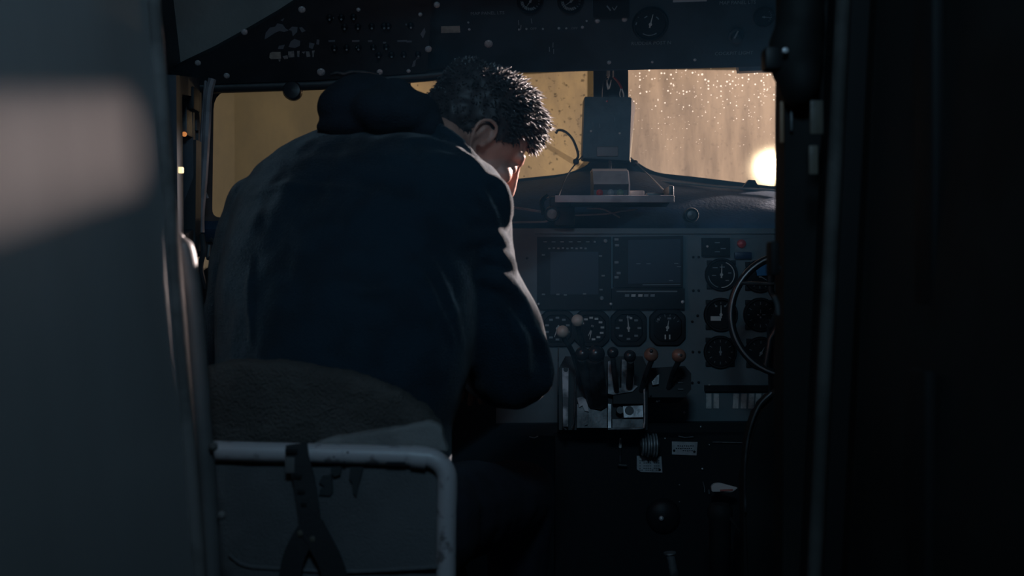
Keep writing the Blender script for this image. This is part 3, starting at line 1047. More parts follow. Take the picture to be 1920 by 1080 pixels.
# cords that hold the shelf
def cord(name, label, pts, r, m, cat='cord', knot=None):
    o = MB().tube(catmull([at(*p) for p in pts], 6), r, 8)
    k = o.build(name, MT[m])
    tag(k, label, cat)
    if knot:
        MB().ball(at(*knot), .0085, 2).build('knot', MT['darkcord'], k)
    return k
cord('tie_cord', 'thin pale cord from the box corner to the bracket end of the shelf', [(1183, 296, 2.80), (1197, 310, 2.76), (1222, 334, 2.66), (1244, 356, 2.56)], .0016, 'cord', knot=(1191, 306, 2.785))
cord('tie_cord', 'thin dark cord from the box corner down to the lamp end of the shelf', [(1092, 293, 2.80), (1080, 306, 2.76), (1060, 335, 2.66), (1046, 372, 2.56)], .0018, 'darkcord', knot=(1080, 303, 2.775))
cord('hooked_cable', 'brown cable end curled in a hook in front of the golden windscreen', [(1042, 250, 2.90), (1047, 244, 2.90), (1060, 247, 2.89), (1073, 260, 2.88), (1081, 278, 2.86), (1084, 292, 2.83), (1080, 301, 2.80)], .0036, 'trimwarm', 'cable')
cord('loose_wire', 'pale loose wire sagging under the shelf with frayed tail', [(1068, 404, 2.55), (1100, 403, 2.54), (1140, 401, 2.53), (1165, 396, 2.53), (1195, 393, 2.54)], .0020, 'cable', 'wire')
cord('loose_wire', 'short grey wire crossing down over the sagging wire', [(1100, 391, 2.53), (1128, 392, 2.53), (1148, 400, 2.52), (1162, 408, 2.53)], .0020, 'cable', 'wire')
cord('loose_wire', 'upper grey wire running behind the man to the round lamp', [(940, 387, 2.56), (975, 391, 2.55), (1015, 397, 2.54)], .0030, 'cable', 'wire')
cord('loose_wire', 'lower grey wire running behind the man under the round lamp', [(940, 418, 2.56), (975, 417, 2.55), (1018, 416, 2.54), (1030, 413, 2.54)], .0024, 'cable', 'wire')

# ------------------------------------------------------------------ overhead panel (right part)
Oo = at(1145, 131, 2.74)
bdO = Board(Oo, (1, 0.0, 0.028), (0, -0.42, 0.5))
ov = empty('overhead_panel', 'black overhead panel with gauges and switch legends above the windscreens', 'overhead panel', M=bdO.M)
polyplate(bdO, [(800, 147), (980, 134), (1450, 123), (1476, 122), (1476, -120), (800, -120)], -0.03, 0.0, 'panel_plate', MT['over'], ov)
mb = MB()
mb.tube([bdO.uv(x, y, -.004) for x, y in ((800, 147), (980, 133.5), (1450, 122), (1474, 121.5))], .004, 8)
mb.build('edge_bead', MT['post'], ov)
def dial_art(g, R, mname='dim'):
    mk = MB()
    for k in range(9):
        a = math.radians(150 + k * 14)
        mk.box((math.sin(a) * R * .62, math.cos(a) * R * .62, .0046), (R * .10, R * .22, .0006), rot=Matrix.Rotation(-a + .4, 3, 'Z'))
    stuff(mk.build('dial_marks', MT[mname], g, smooth=False))
for x, nd in ((994, 215), (1070, 235)):
    g = gauge(bdO, ov, x, 1, 25, False, ((nd, .7),), 10, (90, 270), mm='dim', tickm='dim')
    dial_art(g, 25 * bdO.k(x, 1))
u = polyplate(bdO, [(1113, -30), (1180, -30), (1180, 33), (1113, 33)], 0.0, 0.012, 'square_meter', MT['blackp'], ov)
mb = MB()
mb.ribbon([bdO.uv(1138, 11, .0125), bdO.uv(1145, 20, .0125)], .0035, .0008, (0, 0, 1))
mb.ribbon([bdO.uv(1148, 14, .0125), bdO.uv(1152, 19, .0125)], .002, .0008, (0, 0, 1))
mb.ribbon([bdO.uv(1152, 19, .0125), bdO.uv(1157, 11, .0125)], .002, .0008, (0, 0, 1))
stuff(mb.build('meter_pointer', MT['dim'], u, smooth=False))
g = gauge(bdO, ov, 1219, 44, 34, False, ((10, .60),), 0, mm='white')
R = 34 * bdO.k(1219, 44)
arc_mark(bdO, g, R, 145, 215, .66, .05, 'dim')
arc_mark(bdO, g, R, -42, -22, .52, .06, 'dim')
arc_mark(bdO, g, R, 35, 58, .52, .06, 'dim')
mb = MB()
mb.box((-.78 * R, .08 * R, .006), (.06 * R, .16 * R, .0008), rot=Matrix.Rotation(-.3, 3, 'Z'))
mb.box((-.70 * R, .5 * R, .006), (.06 * R, .14 * R, .0008))
stuff(mb.build('bezel_marks', MT['dim'], g, smooth=False))
gauge(bdO, ov, 1432, 30, 20, False, ((95, .7),), 6, (40, 130), mm='dim')
k_ = MB().lathe(bdO.uv(1380, 66, 0), (0, 0, 1), [(0, .020), (.006, .020), (.008, .015), (.022, .0135), (.024, .011), (.024, 0)], 20)
kn = k_.build('selector_knob', MT['over'], ov)
mb = MB()
mb.ribbon([bdO.uv(1384, 58, .0246), bdO.uv(1377, 72, .0246)], .004, .001, (0, 0, 1))
mb.build('knob_pointer', MT['dim'], kn)
polyplate(bdO, [(1262, -14), (1325, -14), (1325, 2.5), (1262, 4.5)], 0.0, 0.002, 'label_tape', mat('pale_lilac_tape', (0.45, 0.40, 0.42), .6), ov)
polyplate(bdO, [(827, 50), (862, 49), (863, 61), (827, 62)], 0.0, 0.002, 'label_tape', MT['tape'], ov)
text(bdO, ov, 'MAP PANEL LTS', 1383, 5, 7, MT['dim'], rot=.0)
text(bdO, ov, 'MAP PANEL LTS', 914, 25, 6.5, MT['dim'], rot=.0)
text(bdO, ov, 'RUDDER POST N', 1221, 81, 7, MT['dim'])
text(bdO, ov, 'COCKPIT LIGHT', 1376, 100, 7, MT['dim'])
text(bdO, ov, 'OFF', 1000, 54, 5, MT['dim'])
text(bdO, ov, 'OFF', 1077, 53, 5, MT['dim'])
screws(ov, bdO, [(916, 82, 8), (1120, 39, 5), (1171, 36, 5.5), (1142, 117, 4), (1223, 116, 2.5), (1303, 112, 3), (973, 55, 2), (987, 54, 2), (1018, 54, 2), (1048, 53, 2.8), (1062, 53, 2), (1092, 51, 3), (878, 42, 2), (880, 55, 2.5), (1100, 39, 2)], 0.0)
mb = MB()
for x, y, a in ((972, 38, .2), (977, 47, -.3), (996, 35, .5), (1030, 88, .1), (1037, 80, -.1), (1038, 92, 0)):
    mb.ribbon([bdO.uv(x, y, .001), bdO.uv(x + 3 * a, y + 9, .001)], .002, .0006, (0, 0, 1))
stuff(mb.build('scratches', MT['dim'], ov, smooth=False))

# ------------------------------------------------------------------ overhead panel (left part)
bdL = Board(at(600, 160, 2.56), (1, 0.16, 0.0), (0.02, -0.40, 0.5))
ol = empty('breaker_panel', 'chipped black breaker panel slanting over the dull golden quarter window', 'breaker panel', M=bdL.M)
polyplate(bdL, [(318, 134), (345, 120), (400, 94), (465, 58), (520, 26), (560, 0), (580, -60), (812, -60), (806, 60), (800, 136), (600, 150), (400, 158), (335, 158)], -0.02, 0.0, 'panel_plate', MT['overL'], ol)
mb = MB()
mb.tube([bdL.uv(x, y, -.012) for x, y in ((345, 160), (400, 164), (600, 158), (790, 143), (850, 137))], .014, 10)
mb.build('lower_lip', MT['overL'], ol)
screws(ol, bdL, [(371, 118, 6), (425, 142, 6), (458, 60, 6.5), (566, 18, 7), (602, 135, 8), (672, 18, 4), (803, 92, 6.5), (819, 9, 6), (766, 133, 4), (788, 27, 4), (669, 88, 3.2), (628, 89, 3.2), (712, 135, 6)], 0.0)
chips = [[(498, 62), (506, 52), (516, 50), (520, 44), (530, 46), (535, 53), (541, 57), (533, 60), (524, 58), (515, 62), (503, 70), (496, 74)],
         [(541, 56), (548, 50), (558, 51), (557, 60), (549, 68), (547, 58)], [(561, 52), (566, 51), (573, 58), (566, 61)],
         [(545, 78), (552, 73), (563, 77), (562, 86), (553, 90), (541, 88)], [(523, 86), (534, 84), (531, 92), (521, 92)], [(526, 38), (533, 34), (530, 40)],
         [(580, 80), (590, 82), (586, 92), (579, 89)], [(594, 74), (599, 75), (598, 84), (593, 83)]]
for c in chips:
    polyplate(bdL, c, 0.0, 0.0006, 'paint_chip', MT['chip'], ol)
polyplate(bdL, [(506, 100), (510, 98), (526, 98), (527, 110), (508, 111), (505, 108)], 0.0, .0015, 'label_tape', MT['tape'], ol)
tp = [[(530, 106), (539, 104), (540, 110), (533, 111)], [(540, 97), (551, 96), (552, 107), (541, 108)], [(557, 96), (562, 96), (561, 107), (557, 106)], [(566, 98), (572, 97), (570, 101)], [(573, 97), (580, 97), (582, 106), (575, 107)], [(585, 96), (590, 95), (588, 107), (586, 107)], [(522, 112), (526, 112), (525, 116), (523, 115)]]
for c in tp:
    polyplate(bdL, c, 0.0, .0015, 'label_scrap', MT['tapeg'], ol)
# rows of breakers
bk = MB()
bk.lathe((0, 0, 0), (0, 0, 1), [(0, .008), (.003, .008), (.003, .0045), (.012, .0042), (.013, .003), (.013, 0)], 12)
bmesh.ops.recalc_face_normals(bk.bm, faces=bk.bm.faces)
bme = bpy.data.meshes.new('breaker')
bk.bm.to_mesh(bme)
bk.bm.free()
bme.materials.append(MT['blackp'])
bme.shade_smooth()
cap = MB()
cap.lathe((0, 0, .0131), (0, 0, 1), [(0, .0026), (.0006, .0024), (.0008, 0)], 10)
bmesh.ops.recalc_face_normals(cap.bm, faces=cap.bm.faces)
cme = bpy.data.meshes.new('breaker_tip')
cap.bm.to_mesh(cme)
cap.bm.free()
cme.materials.append(MT['dim'])
for y0, xs_ in ((31, (618, 640, 663)), (49, (646, 671, 697, 720, 728, 770)), (88, (627, 650, 672, 700, 724)), (103, (710, 734, 757, 784))):
    for x in xs_:
        o = bpy.data.objects.new('breaker', bme)
        COL.objects.link(o)
        o.parent = ol
        o.location = bdL.uv(x, y0 + (x - 690) * -.02, 0)
        t = bpy.data.objects.new('breaker_tip', cme)
        COL.objects.link(t)
        t.parent = o
mb = MB()
for x0, y0, w in ((614, 34, 12), (634, 30, 10), (660, 77, 14), (690, 77, 8), (718, 80, 6), (745, 77, 18), (762, 78, 10), (616, 77, 12), (640, 50, 4), (760, 46, 3)):
    mb.ribbon([bdL.uv(x0, y0, .001), bdL.uv(x0 + w, y0 - w * .03, .001)], .004, .0008, (0, 0, 1))
stuff(mb.build('legend_strip', MT['chip'], ol, smooth=False))
for c in ([(788, 64), (796, 52), (798, 60), (793, 72)], [(782, 104), (788, 100), (787, 110), (780, 112)], [(775, 115), (780, 112), (778, 124), (772, 126)]):
    polyplate(bdL, c, 0.0, 0.0006, 'paint_chip', MT['chip'], ol)
mb = MB()
mb.tube(catmull([bdL.uv(x, y, .004) for x, y in ((620, 139), (632, 136), (645, 138), (660, 134), (690, 136), (710, 140))], 4), .004, 8)
mb.build('wire_loop', MT['metald'], ol)
# round dark knob in front of the window head
kb = empty('window_latch', 'round black latch knob hanging over the quarter window head', 'knob', loc=at(548, 170, 2.49))
MB().lathe((0, .02, 0), (0, -1, 0), [(0, .016), (.006, .022), (.022, .0225), (.028, .019), (.03, 0)], 24).build('knob_disc', MT['blackk'], kb)
MB().cyl((0, .02, 0), (0.0, .06, .015), .008, n=10).build('knob_stem', MT['blackp'], kb)

# ------------------------------------------------------------------ left frame: cables, box and glow for the window reflection
cord('window_cable', 'thick grey cable hanging closest to the quarter window frame', [(398, 148, 2.46), (391, 180, 2.46), (387, 250, 2.46), (382, 330, 2.46), (376, 400, 2.46), (376, 436, 2.46)], .0095, 'cable', 'cable')
cord('window_cable', 'thin grey cable looping behind the thick hanging cable', [(386, 148, 2.52), (382, 200, 2.51), (377, 260, 2.50), (374, 320, 2.495), (380, 350, 2.49), (389, 372, 2.49)], .0040, 'cable', 'cable')
cord('window_cable', 'bluish grey cable nearest the small grey box', [(360, 152, 2.44), (366, 200, 2.44), (369, 250, 2.44), (366, 330, 2.44), (365, 430, 2.44)], .0075, 'frame', 'cable')
cord('window_cable', 'short dark cable dropping behind the small grey box', [(352, 178, 2.42), (361, 190, 2.42), (366, 215, 2.42), (368, 245, 2.42)], .006, 'darkcord', 'cable')
jb = empty('reflection_box', 'small grey box with amber glow standing in for the side window reflection', 'reflection box', loc=at(343, 225, 2.36))  # box and glow stand in for the side window's reflection
MB().box((0, 0, 0), (.036, .06, .075), .004).build('box_case', MT['metald'], jb)
MB().box((0.0, -.031, .05), (.034, .02, .016), .003).build('box_lid', MT['metald'], jb)
MB().box((.022, 0, .045), (.020, .05, .05), .004).build('box_clamp', MT['blackp'], jb)
MB().lathe((.013, -.031, -.036), (0, -1, 0), [(0, .0055), (.004, .005), (.005, 0)], 12).build('amber_glow', MT['amber'], jb)  # glowing dot for the amber spot in that reflection
mb = MB()
mb.tube([(-.008, -.0305, .012), (.0, -.0305, .018)], .0012, 5)
mb.build('case_scratch', MT['white'], jb)
wl = tag(MB().box(at(339, 319, 2.10), (.010, .01, .012), .002).build('reflected_spot', MT['warmspot']), 'tiny glowing warm spot of window reflection beside the wall edge', 'lamp')  # glow stands in for a reflection in the side window
st = empty('side_rail', 'dark window rail running down below the side window', 'rail', loc=at(350, 300, 2.36))
mb = MB()
mb.prism([at(x, y, 2.38) for x, y in ((344, 262), (368, 262), (366, 470), (346, 470))], [at(x, y, 2.38) + Vector((0, .04, 0)) for x, y in ((344, 262), (368, 262), (366, 470), (346, 470))])
addp(st, mb, 'rail_plate', MT['frame'], smooth=False)
mb = MB()
mb.tube(catmull([at(*p) for p in ((395, 448, 2.40), (402, 455, 2.39), (400, 475, 2.39), (390, 485, 2.40), (392, 460, 2.41))], 5), .004, 7)
addp(st, mb, 'rail_hook', MT['metald'])
mb = MB()
mb.tube(catmull([at(*p) for p in ((378, 440, 2.40), (382, 470, 2.39), (376, 500, 2.40), (384, 540, 2.42))], 5), .006, 7)
addp(st, mb, 'rail_hose', MT['frame'])

# padded roll on the wall edge
mb = MB()
path = [(352, 447), (366, 478), (378, 560), (388, 680), (396, 800), (404, 900), (410, 1000), (414, 1130), (418, 1240)]
pp = catmull([at(x - 17, y, 1.385) for x, y in path], 5)
mb.tube(pp, .013, 16, radii=[.0125 * min(1, .55 + .45 * (i / 3)) if i < 3 else .0125 for i in range(len(pp))])
mb.ball(pp[0], .008, 2)
ro = tag(mb.build('edge_roll', MT['roll'], smooth=True, angle=180), 'long grey padded roll lining the lower edge of the wall', 'padding')
mb = MB()
for x, y in ((388, 838), (404, 966)):
    mb.ball(at(x + 12, y, 1.372), .006, 2)
stuff(mb.build('roll_stud', MT['trimlight'], ro))

# ------------------------------------------------------------------ right side: bundle, bulkhead fittings
bu = MB()
for c, r in (((1500, 40), 46), ((1492, 100), 52), ((1498, 145), 40), ((1500, -40), 46)):
    p = at(c[0], c[1], 1.40)
    bu.ball(p, (r * 1.4 / F, .035, r * 1.5 * 1.4 / F), 3)
o = bu.build('t', MT['dark'])
def remeshed(o, voxel, smooth=4, fac=0.6):
    m = o.modifiers.new('r', 'REMESH')
    m.mode = 'VOXEL'
    m.voxel_size = voxel
    if smooth:
        s = o.modifiers.new('s', 'SMOOTH')
        s.factor = fac
        s.iterations = smooth
    me = bpy.data.meshes.new_from_object(o.evaluated_get(bpy.context.evaluated_depsgraph_get()))
    bpy.data.objects.remove(o)
    return me
bun = link('curtain_bundle', remeshed(o, .005, 6), MT['dark'], angle=180)
tag(bun, 'dark tied-up curtain bundle bulging at the top of the opening', 'curtain')
mb = MB().lathe(at(1472, 95, 1.362), (0, -1, 0), [(0, .0042), (.003, .0035), (.004, 0)], 12)
mb.build('snap_button', MT['screw'], bun)
mb = MB().box(at(1446, 112, 1.392), (.022, .03, .030), .006)
mb.build('curtain_clip', MT['blackp'], bun)
bk_ = empty('bulkhead_fittings', 'dark fittings on the bulkhead edge beside the control wheel', 'fitting', loc=at(1460, 500, 1.41))
mb = MB().box(at(1449, 485, 1.40), (.012, .03, .045), .004)
addp(bk_, mb, 'latch_body', MT['darker'])
mb = MB().lathe(at(1459, 503, 1.41), (0, -1, 0), [(0, .0045), (.004, .004), (.005, 0)], 10)
addp(bk_, mb, 'latch_pin', MT['metald'])
mb = MB().tube(catmull([at(x, y, 1.40) for x, y in ((1451, 555), (1457, 570), (1459, 590))], 4), .003, 7)
addp(bk_, mb, 'latch_spring', MT['metald'])
lb = empty('edge_strips', 'brown strips standing on the bulkhead edge by the wet windscreen', 'strip', loc=at(1467, 230, 1.41))
mb = MB().box((at(1466, 190, 1.414) + at(1465, 268, 1.414)) / 2, (.0045, .006, .055), .001)
addp(lb, mb, 'strip', mat('worn_orange_brown', (.22, .13, .075), .5))
mb = MB().box((at(1484, 205, 1.414) + at(1483, 245, 1.414)) / 2, (.003, .006, .03), .001)
addp(lb, mb, 'strip', MT['metald'])
mb = MB().box((at(1531, 190, 1.32) + at(1531, 250, 1.32)) / 2, (.016, .004, .042), .0015)
addp(lb, mb, 'strip', MT['trimwarm'])  # thin brown piece beside the edge trim
mb = MB().box((at(1525, 275, 1.32) + at(1525, 325, 1.32)) / 2, (.011, .004, .036), .0015)
addp(lb, mb, 'strip', MT['trimwarm'])

# ------------------------------------------------------------------ control wheel
yc, yr, yd = (1483, 590), 113, 2.28
cy = empty('control_wheel', 'black control wheel with thin pale edge in front of the right gauges', 'control wheel', loc=at(yc[0], yc[1], yd))
k = yd / F
def wp(a, r, dy=0.0):
    a = math.radians(a)
    return Vector((math.cos(a) * r * k, dy, math.sin(a) * r * k))
MB().tube([wp(a, yr, 0) for a in range(58, 303, 6)], .0085, 12).build('wheel_rim', MT['yoke'], cy)
MB().tube([wp(a, yr + 1.2, -.0082) for a in range(58, 303, 6)], .0022, 8).build('rim_edge', MT['yokerim'], cy)  # thin pale line along the near side of the rim
for a in (110, 180 + 65):
    MB().tube([wp(a, yr), wp(a + (20 if a < 180 else -15), 60), wp(180, 12)], .007, 10).build('wheel_spoke', MT['yoke'], cy)
mb = MB()
mb.lathe((0, .03, 0), (0, -1, 0), [(0, .03), (.05, .032), (.058, .024), (.058, 0)], 20)
mb.build('wheel_hub', MT['yoke'], cy)
MB().tube([wp(148, yr - 1, -.006), wp(120, 66, -.006)], .004, 8).build('spoke_edge', MT['metald'], cy)
mb = MB()
mb.tube([Vector((0, .03, 0)), Vector((0, .10, -.03)), Vector((0.02, .12, -.56))], .028, 14)
mb.build('control_column', MT['yoke'], cy)
# second seat behind the bulkhead edge
cs = empty('copilot_seat', 'dark copilot seat back half hidden behind the bulkhead edge', 'seat', loc=at(1480, 1000, 1.95))
mb = MB()
o_ = [(1398, 1200), (1396, 900), (1402, 820), (1420, 765), (1450, 735), (1500, 722), (1700, 722), (1700, 1200)]
f_ = [at(x, y, 1.95) for x, y in o_]
mb.prism(f_, [p + Vector((0, .05, 0)) for p in f_])
bmesh.ops.bevel(mb.bm, geom=mb.bm.edges[:], offset=.01, segments=2, affect='EDGES')
addp(cs, mb, 'seat_back', MT['dark'])
mb = MB().tube(catmull([at(x, y, 1.94) for x, y in ((1398, 960), (1397, 880), (1404, 815), (1422, 763), (1447, 736))], 5), .0022, 8)
addp(cs, mb, 'seat_piping', MT['metald'])
mb = MB().box(Vector((.68, 2.12, .44)), (.40, .42, .08), .02)
addp(cs, mb, 'seat_cushion', MT['dark'])
for x in (.52, .84):
    for y in (1.98, 2.28):
        addp(cs, MB().cyl((x, y, 0), (x, y, .42), .014, n=10), 'leg', MT['darker'])

# ------------------------------------------------------------------ throttle pedestal
bdT = Board(at(1130, 806, 2.36), (1, 0, 0), (0, 0.25, 1))
tp_ = empty('throttle_pedestal', 'worn metal throttle pedestal with levers and coloured knobs below the gauges', 'pedestal', M=bdT.M)
polyplate(bdT, [(1048, 806), (1214, 806), (1214, 690), (1205, 668), (1060, 668), (1048, 690)], -0.12, -0.03, 'pedestal_body', MT['blackp'], tp_)
# frame bars
polyplate(bdT, [(1054, 690), (1066, 690), (1065, 800), (1056, 800)], -0.03, 0.006, 'slotted_bar', MT['scuff'], tp_)
MB().lathe(bdT.uv(1061, 693, .0062), (0, 0, 1), [(0, .0055), (.001, .005), (.001, 0)], 12).build('bar_bolt', MT['blackp'], tp_)
mb = MB()
mb.tube(catmull([bdT.uv(x, y, .002) for x, y in ((1208, 720), (1209, 770), (1208, 796), (1200, 803), (1140, 804))], 5), .0028, 8)
mb.build('frame_edge', MT['metal'], tp_)
mb = MB()
mb.tube(catmull([bdT.uv(x, y, .002) for x, y in ((1079, 690), (1078, 760), (1076, 790), (1072, 803))], 5), .0022, 8)
mb.tube(catmull([bdT.uv(x, y, .000) for x, y in ((1056, 780), (1056, 800), (1062, 806))], 5), .002, 8)
mb.tube([bdT.uv(1047, 650, 0), bdT.uv(1046, 740, 0)], .0016, 6)
mb.build('frame_edge', MT['metald'], tp_)
polyplate(bdT, [(1140, 757), (1146, 758), (1146, 802), (1140, 802)], -0.03, 0.010, 'divider_bar', MT['metal'], tp_)
polyplate(bdT, [(1140, 678), (1150, 674), (1151, 728), (1165, 727), (1166, 674), (1188, 676), (1189, 722), (1196, 724), (1186, 734), (1150, 740), (1140, 738)], -0.03, 0.0, 'quadrant_plate', MT['scuff'], tp_)
polyplate(bdT, [(1168, 762), (1205, 760), (1206, 782), (1170, 783)], -0.03, 0.008, 'switch_plate', MT['metal'], tp_)
MB().lathe(bdT.uv(1180, 770, .008), (0, 0, 1), [(0, .010), (.002, .009), (.002, 0)], 16).build('plate_knob', MT['blackk'], tp_)
MB().lathe(bdT.uv(1162, 770, -.01), (0, 0, 1), [(0, .009), (.01, .008), (.01, 0)], 16).build('plate_knob', MT['blackk'], tp_)
polyplate(bdT, [(1148, 786), (1206, 786), (1206, 802), (1148, 802)], -0.03, 0.002, 'lower_plate', MT['metald'], tp_)
polyplate(bdT, [(1082, 758), (1138, 756), (1138, 802), (1082, 802)], -0.03, -0.004, 'lower_plate', MT['metald'], tp_)
polyplate(bdT, [(1082, 746), (1092, 744), (1100, 750), (1104, 772), (1096, 770), (1092, 760), (1086, 764)], -0.004, 0.002, 'cable_guard', MT['scuff'], tp_)
polyplate(bdT, [(1098, 780), (1104, 776), (1102, 796), (1096, 798)], -0.004, 0.001, 'cable_guard', MT['metald'], tp_)
polyplate(bdT, [(1150, 738), (1206, 724), (1206, 757), (1150, 757)], -0.03, -0.006, 'side_plate', MT['bez'], tp_)
def lever(pts, r, kc, kr, km, label=None, tip=None):
    l = MB().tube(catmull([at(*p) for p in pts], 5), r, 8)
    bmesh.ops.transform(l.bm, matrix=bdT.M.inverted(), verts=l.bm.verts)
    lo = l.build('lever', MT['metald'], tp_)
    kk = MB().ball(at(*kc), kr, 3)
    bmesh.ops.transform(kk.bm, matrix=bdT.M.inverted(), verts=kk.bm.verts)
    ko = kk.build('lever_knob', MT[km], lo, angle=180)
    if label:
        ko['label'] = label
    if tip:
        t = MB().ball(at(*tip[:3]), tip[3], 2)
        bmesh.ops.transform(t.bm, matrix=bdT.M.inverted(), verts=t.bm.verts)
        t.build('knob_screw', MT['metald'], ko)
lever([(1083, 610, 2.32), (1092, 645, 2.36), (1100, 690, 2.40)], .006, (1083, 601, 2.31), .0135, 'ivory', 'ivory ball knob')
lever([(1056, 632, 2.28), (1075, 665, 2.32), (1090, 720, 2.38)], .006, (1055, 622, 2.27), .0135, 'ivory', 'ivory ball knob')
lever([(1222, 675, 2.30), (1212, 700, 2.34), (1200, 740, 2.40)], .006, (1221, 665, 2.30), .0155, 'redknob', 'worn reddish ball knob', (1221, 658, 2.284, .004))
lever([(1273, 676, 2.30), (1262, 700, 2.34), (1250, 740, 2.42)], .006, (1273, 667, 2.30), .0155, 'redknob', 'worn reddish ball knob', (1277, 666, 2.284, .003))
lever([(1092, 672, 2.30), (1100, 710, 2.33), (1112, 760, 2.38)], .012, (1092, 664, 2.30), .016, 'blackk')
lever([(1115, 672, 2.30), (1118, 710, 2.33), (1124, 756, 2.38)], .020, (1117, 664, 2.30), .020, 'blackk')
lever([(1149, 668, 2.30), (1152, 700, 2.33), (1156, 730, 2.37)], .006, (1149, 661, 2.30), .0125, 'blackk')
lever([(1182, 676, 2.29), (1182, 700, 2.33), (1180, 722, 2.37)], .008, (1181, 668, 2.29), .0135, 'blackk')
# side quadrant with red-knobbed levers
sq = polyplate(bdT, [(1216, 690), (1284, 686), (1296, 700), (1296, 730), (1284, 745), (1216, 745)], -0.10, -0.01, 'mixture_quadrant', MT['blackp'], tp_)
polyplate(bdT, [(1222, 716), (1232, 704), (1236, 702), (1235, 720), (1224, 722)], -0.01, 0.002, 'quadrant_tab', MT['metal'], sq)
MB().lathe(bdT.uv(1226, 714, .003), (0, 0, 1), [(0, .002), (.002, .001), (.002, 0)], 8).build('quadrant_pin', MT['chrome'], sq)
mb = MB()
for y in (708, 718, 730):
    mb.box(bdT.uv(1276, y, -.008), (.012, .002, .004))
for x, y in ((1220, 741), (1232, 753), (1236, 752)):
    mb.ball(bdT.uv(x, y, -.004), .003, 1)
stuff(mb.build('quadrant_marks', MT['metald'], sq))

# ------------------------------------------------------------------ lower console
lc = empty('lower_console', 'black lower console with engraved plates and ribbed trim wheel', 'console', loc=at(1250, 1000, 2.42))
mb = MB()
mb.prism([Vector((.10, 2.46, 0)), Vector((.62, 2.46, 0)), Vector((.62, 2.46, .655)), Vector((.10, 2.46, .655))], [Vector((.10, 2.545, 0)), Vector((.62, 2.545, 0)), Vector((.62, 2.545, .655)), Vector((.10, 2.545, .655))])
addp(lc, mb, 'console_body', MT['blackp'], smooth=False)
bdC2 = Board(Vector((.3, 2.46, .5)), (1, 0, 0), (0, 0, 1))
def onlc(L, z0, z1, name, m, par=None):
    mb = MB()
    a = [bdC2.M @ bdC2.uv(x, y, z1) for x, y in L]
    mb.prism(a, [p + Vector((0, z1 - z0, 0)) for p in a])
    return addp(lc, mb, name, m, smooth=False) if par is None else None
onlc([(1260, 828), (1308, 829), (1306, 854), (1260, 852)], 0, .004, 'engraved_plate', MT['placard'])
onlc([(1194, 855), (1240, 856), (1242, 886), (1202, 885), (1194, 880)], 0, .004, 'engraved_plate', MT['placard'])
mb = MB()
for x0, x1, y in ((1270, 1304, 836), (1267, 1302, 840.5), (1280, 1300, 845)):
    for i in range(int((x1 - x0) / 4)):
        mb.box(bdC2.M @ bdC2.uv(x0 + i * 4 + 1.5, y + .2 * (i % 3), .0044), (.0032 - .0008 * (i % 2), .0006, .0022))
for y in (864, 868, 873.5, 878, 881.5):
    for i in range(10):
        if (i * 7 + int(y)) % 5:
            mb.box(bdC2.M @ bdC2.uv(1200 + i * 3.9, y, .0044), (.0034, .0006, .0014))
stuff(addp(lc, mb, 'engraved_lines', MT['blackp'], smooth=False))
for x, y in ((1264, 845), (1302, 847), (1237, 881)):
    mb = MB().lathe(bdC2.M @ bdC2.uv(x, y, .004), (0, -1, 0), [(0, .003), (.001, .0026), (.001, 0)], 10)
    addp(lc, mb, 'plate_hole', MT['blackp'])
# ribbed wheel
c = bdC2.M @ bdC2.uv(1217, 835, .03)
for i in range(6):
    x = (i - 2.5) * .0062
    r = .027 - (.004 if i in (1, 3) else 0) - (.003 if i == 0 else 0)
    mb = MB().lathe(c + Vector((x - .0024, 0, 0)), (1, 0, 0), [(0, r * .9), (.001, r), (.0038, r), (.0048, r * .9)], 28)
    addp(lc, mb, 'trim_wheel_rib', MT['rib'])
mb = MB().cyl(c - Vector((.022, 0, 0)), c + Vector((.022, 0, 0)), .017, n=20)
addp(lc, mb, 'trim_wheel_hub', MT['bez'])
mb = MB().tube([c + Vector((-.012, -.02, .03)), c + Vector((-.011, -.02, .022))], .0012, 6)
addp(lc, mb, 'wheel_pointer', MT['metald'])
# shiny fittings
mb = MB().capsule(bdC2.M @ bdC2.uv(1164, 822, .01), .0035, bdC2.M @ bdC2.uv(1163, 838, .01), .0035)
addp(lc, mb, 'chrome_pin', MT['chrome'])
mb = MB().cyl(bdC2.M @ bdC2.uv(1163, 840, .01), bdC2.M @ bdC2.uv(1163, 870, .01), .0025, n=8)
mb.capsule(bdC2.M @ bdC2.uv(1161, 872, .012), .0038, bdC2.M @ bdC2.uv(1174, 873, .012), .003)
addp(lc, mb, 'pin_rod', MT['metald'])
for L, r, m in ((((1272, 818), (1284, 820.5), (1300, 819)), .0015, 'metal'), (((1336, 829), (1394, 830)), .0012, 'metal'), (((1318, 903), (1321, 915), (1321, 923)), .0012, 'metal'),
                (((1329, 918), (1330, 926)), .002, 'metal'), (((992, 819), (1002, 821), (1009, 818)), .0015, 'metal')):
    mb = MB().tube([bdC2.M @ bdC2.uv(x, y, .006) for x, y in L], r, 6)
    addp(lc, mb, 'edge_glint_bar', MT[m])
mb = MB()
for x, y, r in ((1247, 822, .003), (1330, 834, .0025), (1317, 879, .0035), (1274, 909, .002), (1274, 941, .002), (1070, 819, .003), (1314, 800, .003)):
    mb.ball(bdC2.M @ bdC2.uv(x, y, .003), r, 1)
addp(lc, mb, 'rivet_heads', MT['metal'])['kind'] = 'stuff'
mb = MB().lathe(bdC2.M @ bdC2.uv(1243, 966, .0), (0, -1, 0), [(0, .040), (.012, .038), (.02, .03), (.024, .012), (.026, 0)], 24)
addp(lc, mb, 'selector_boss', MT['blackp'])
mb = MB().ball(bdC2.M @ bdC2.uv(1240, 972, .030), .006, 2)
addp(lc, mb, 'boss_stud', MT['steel'])
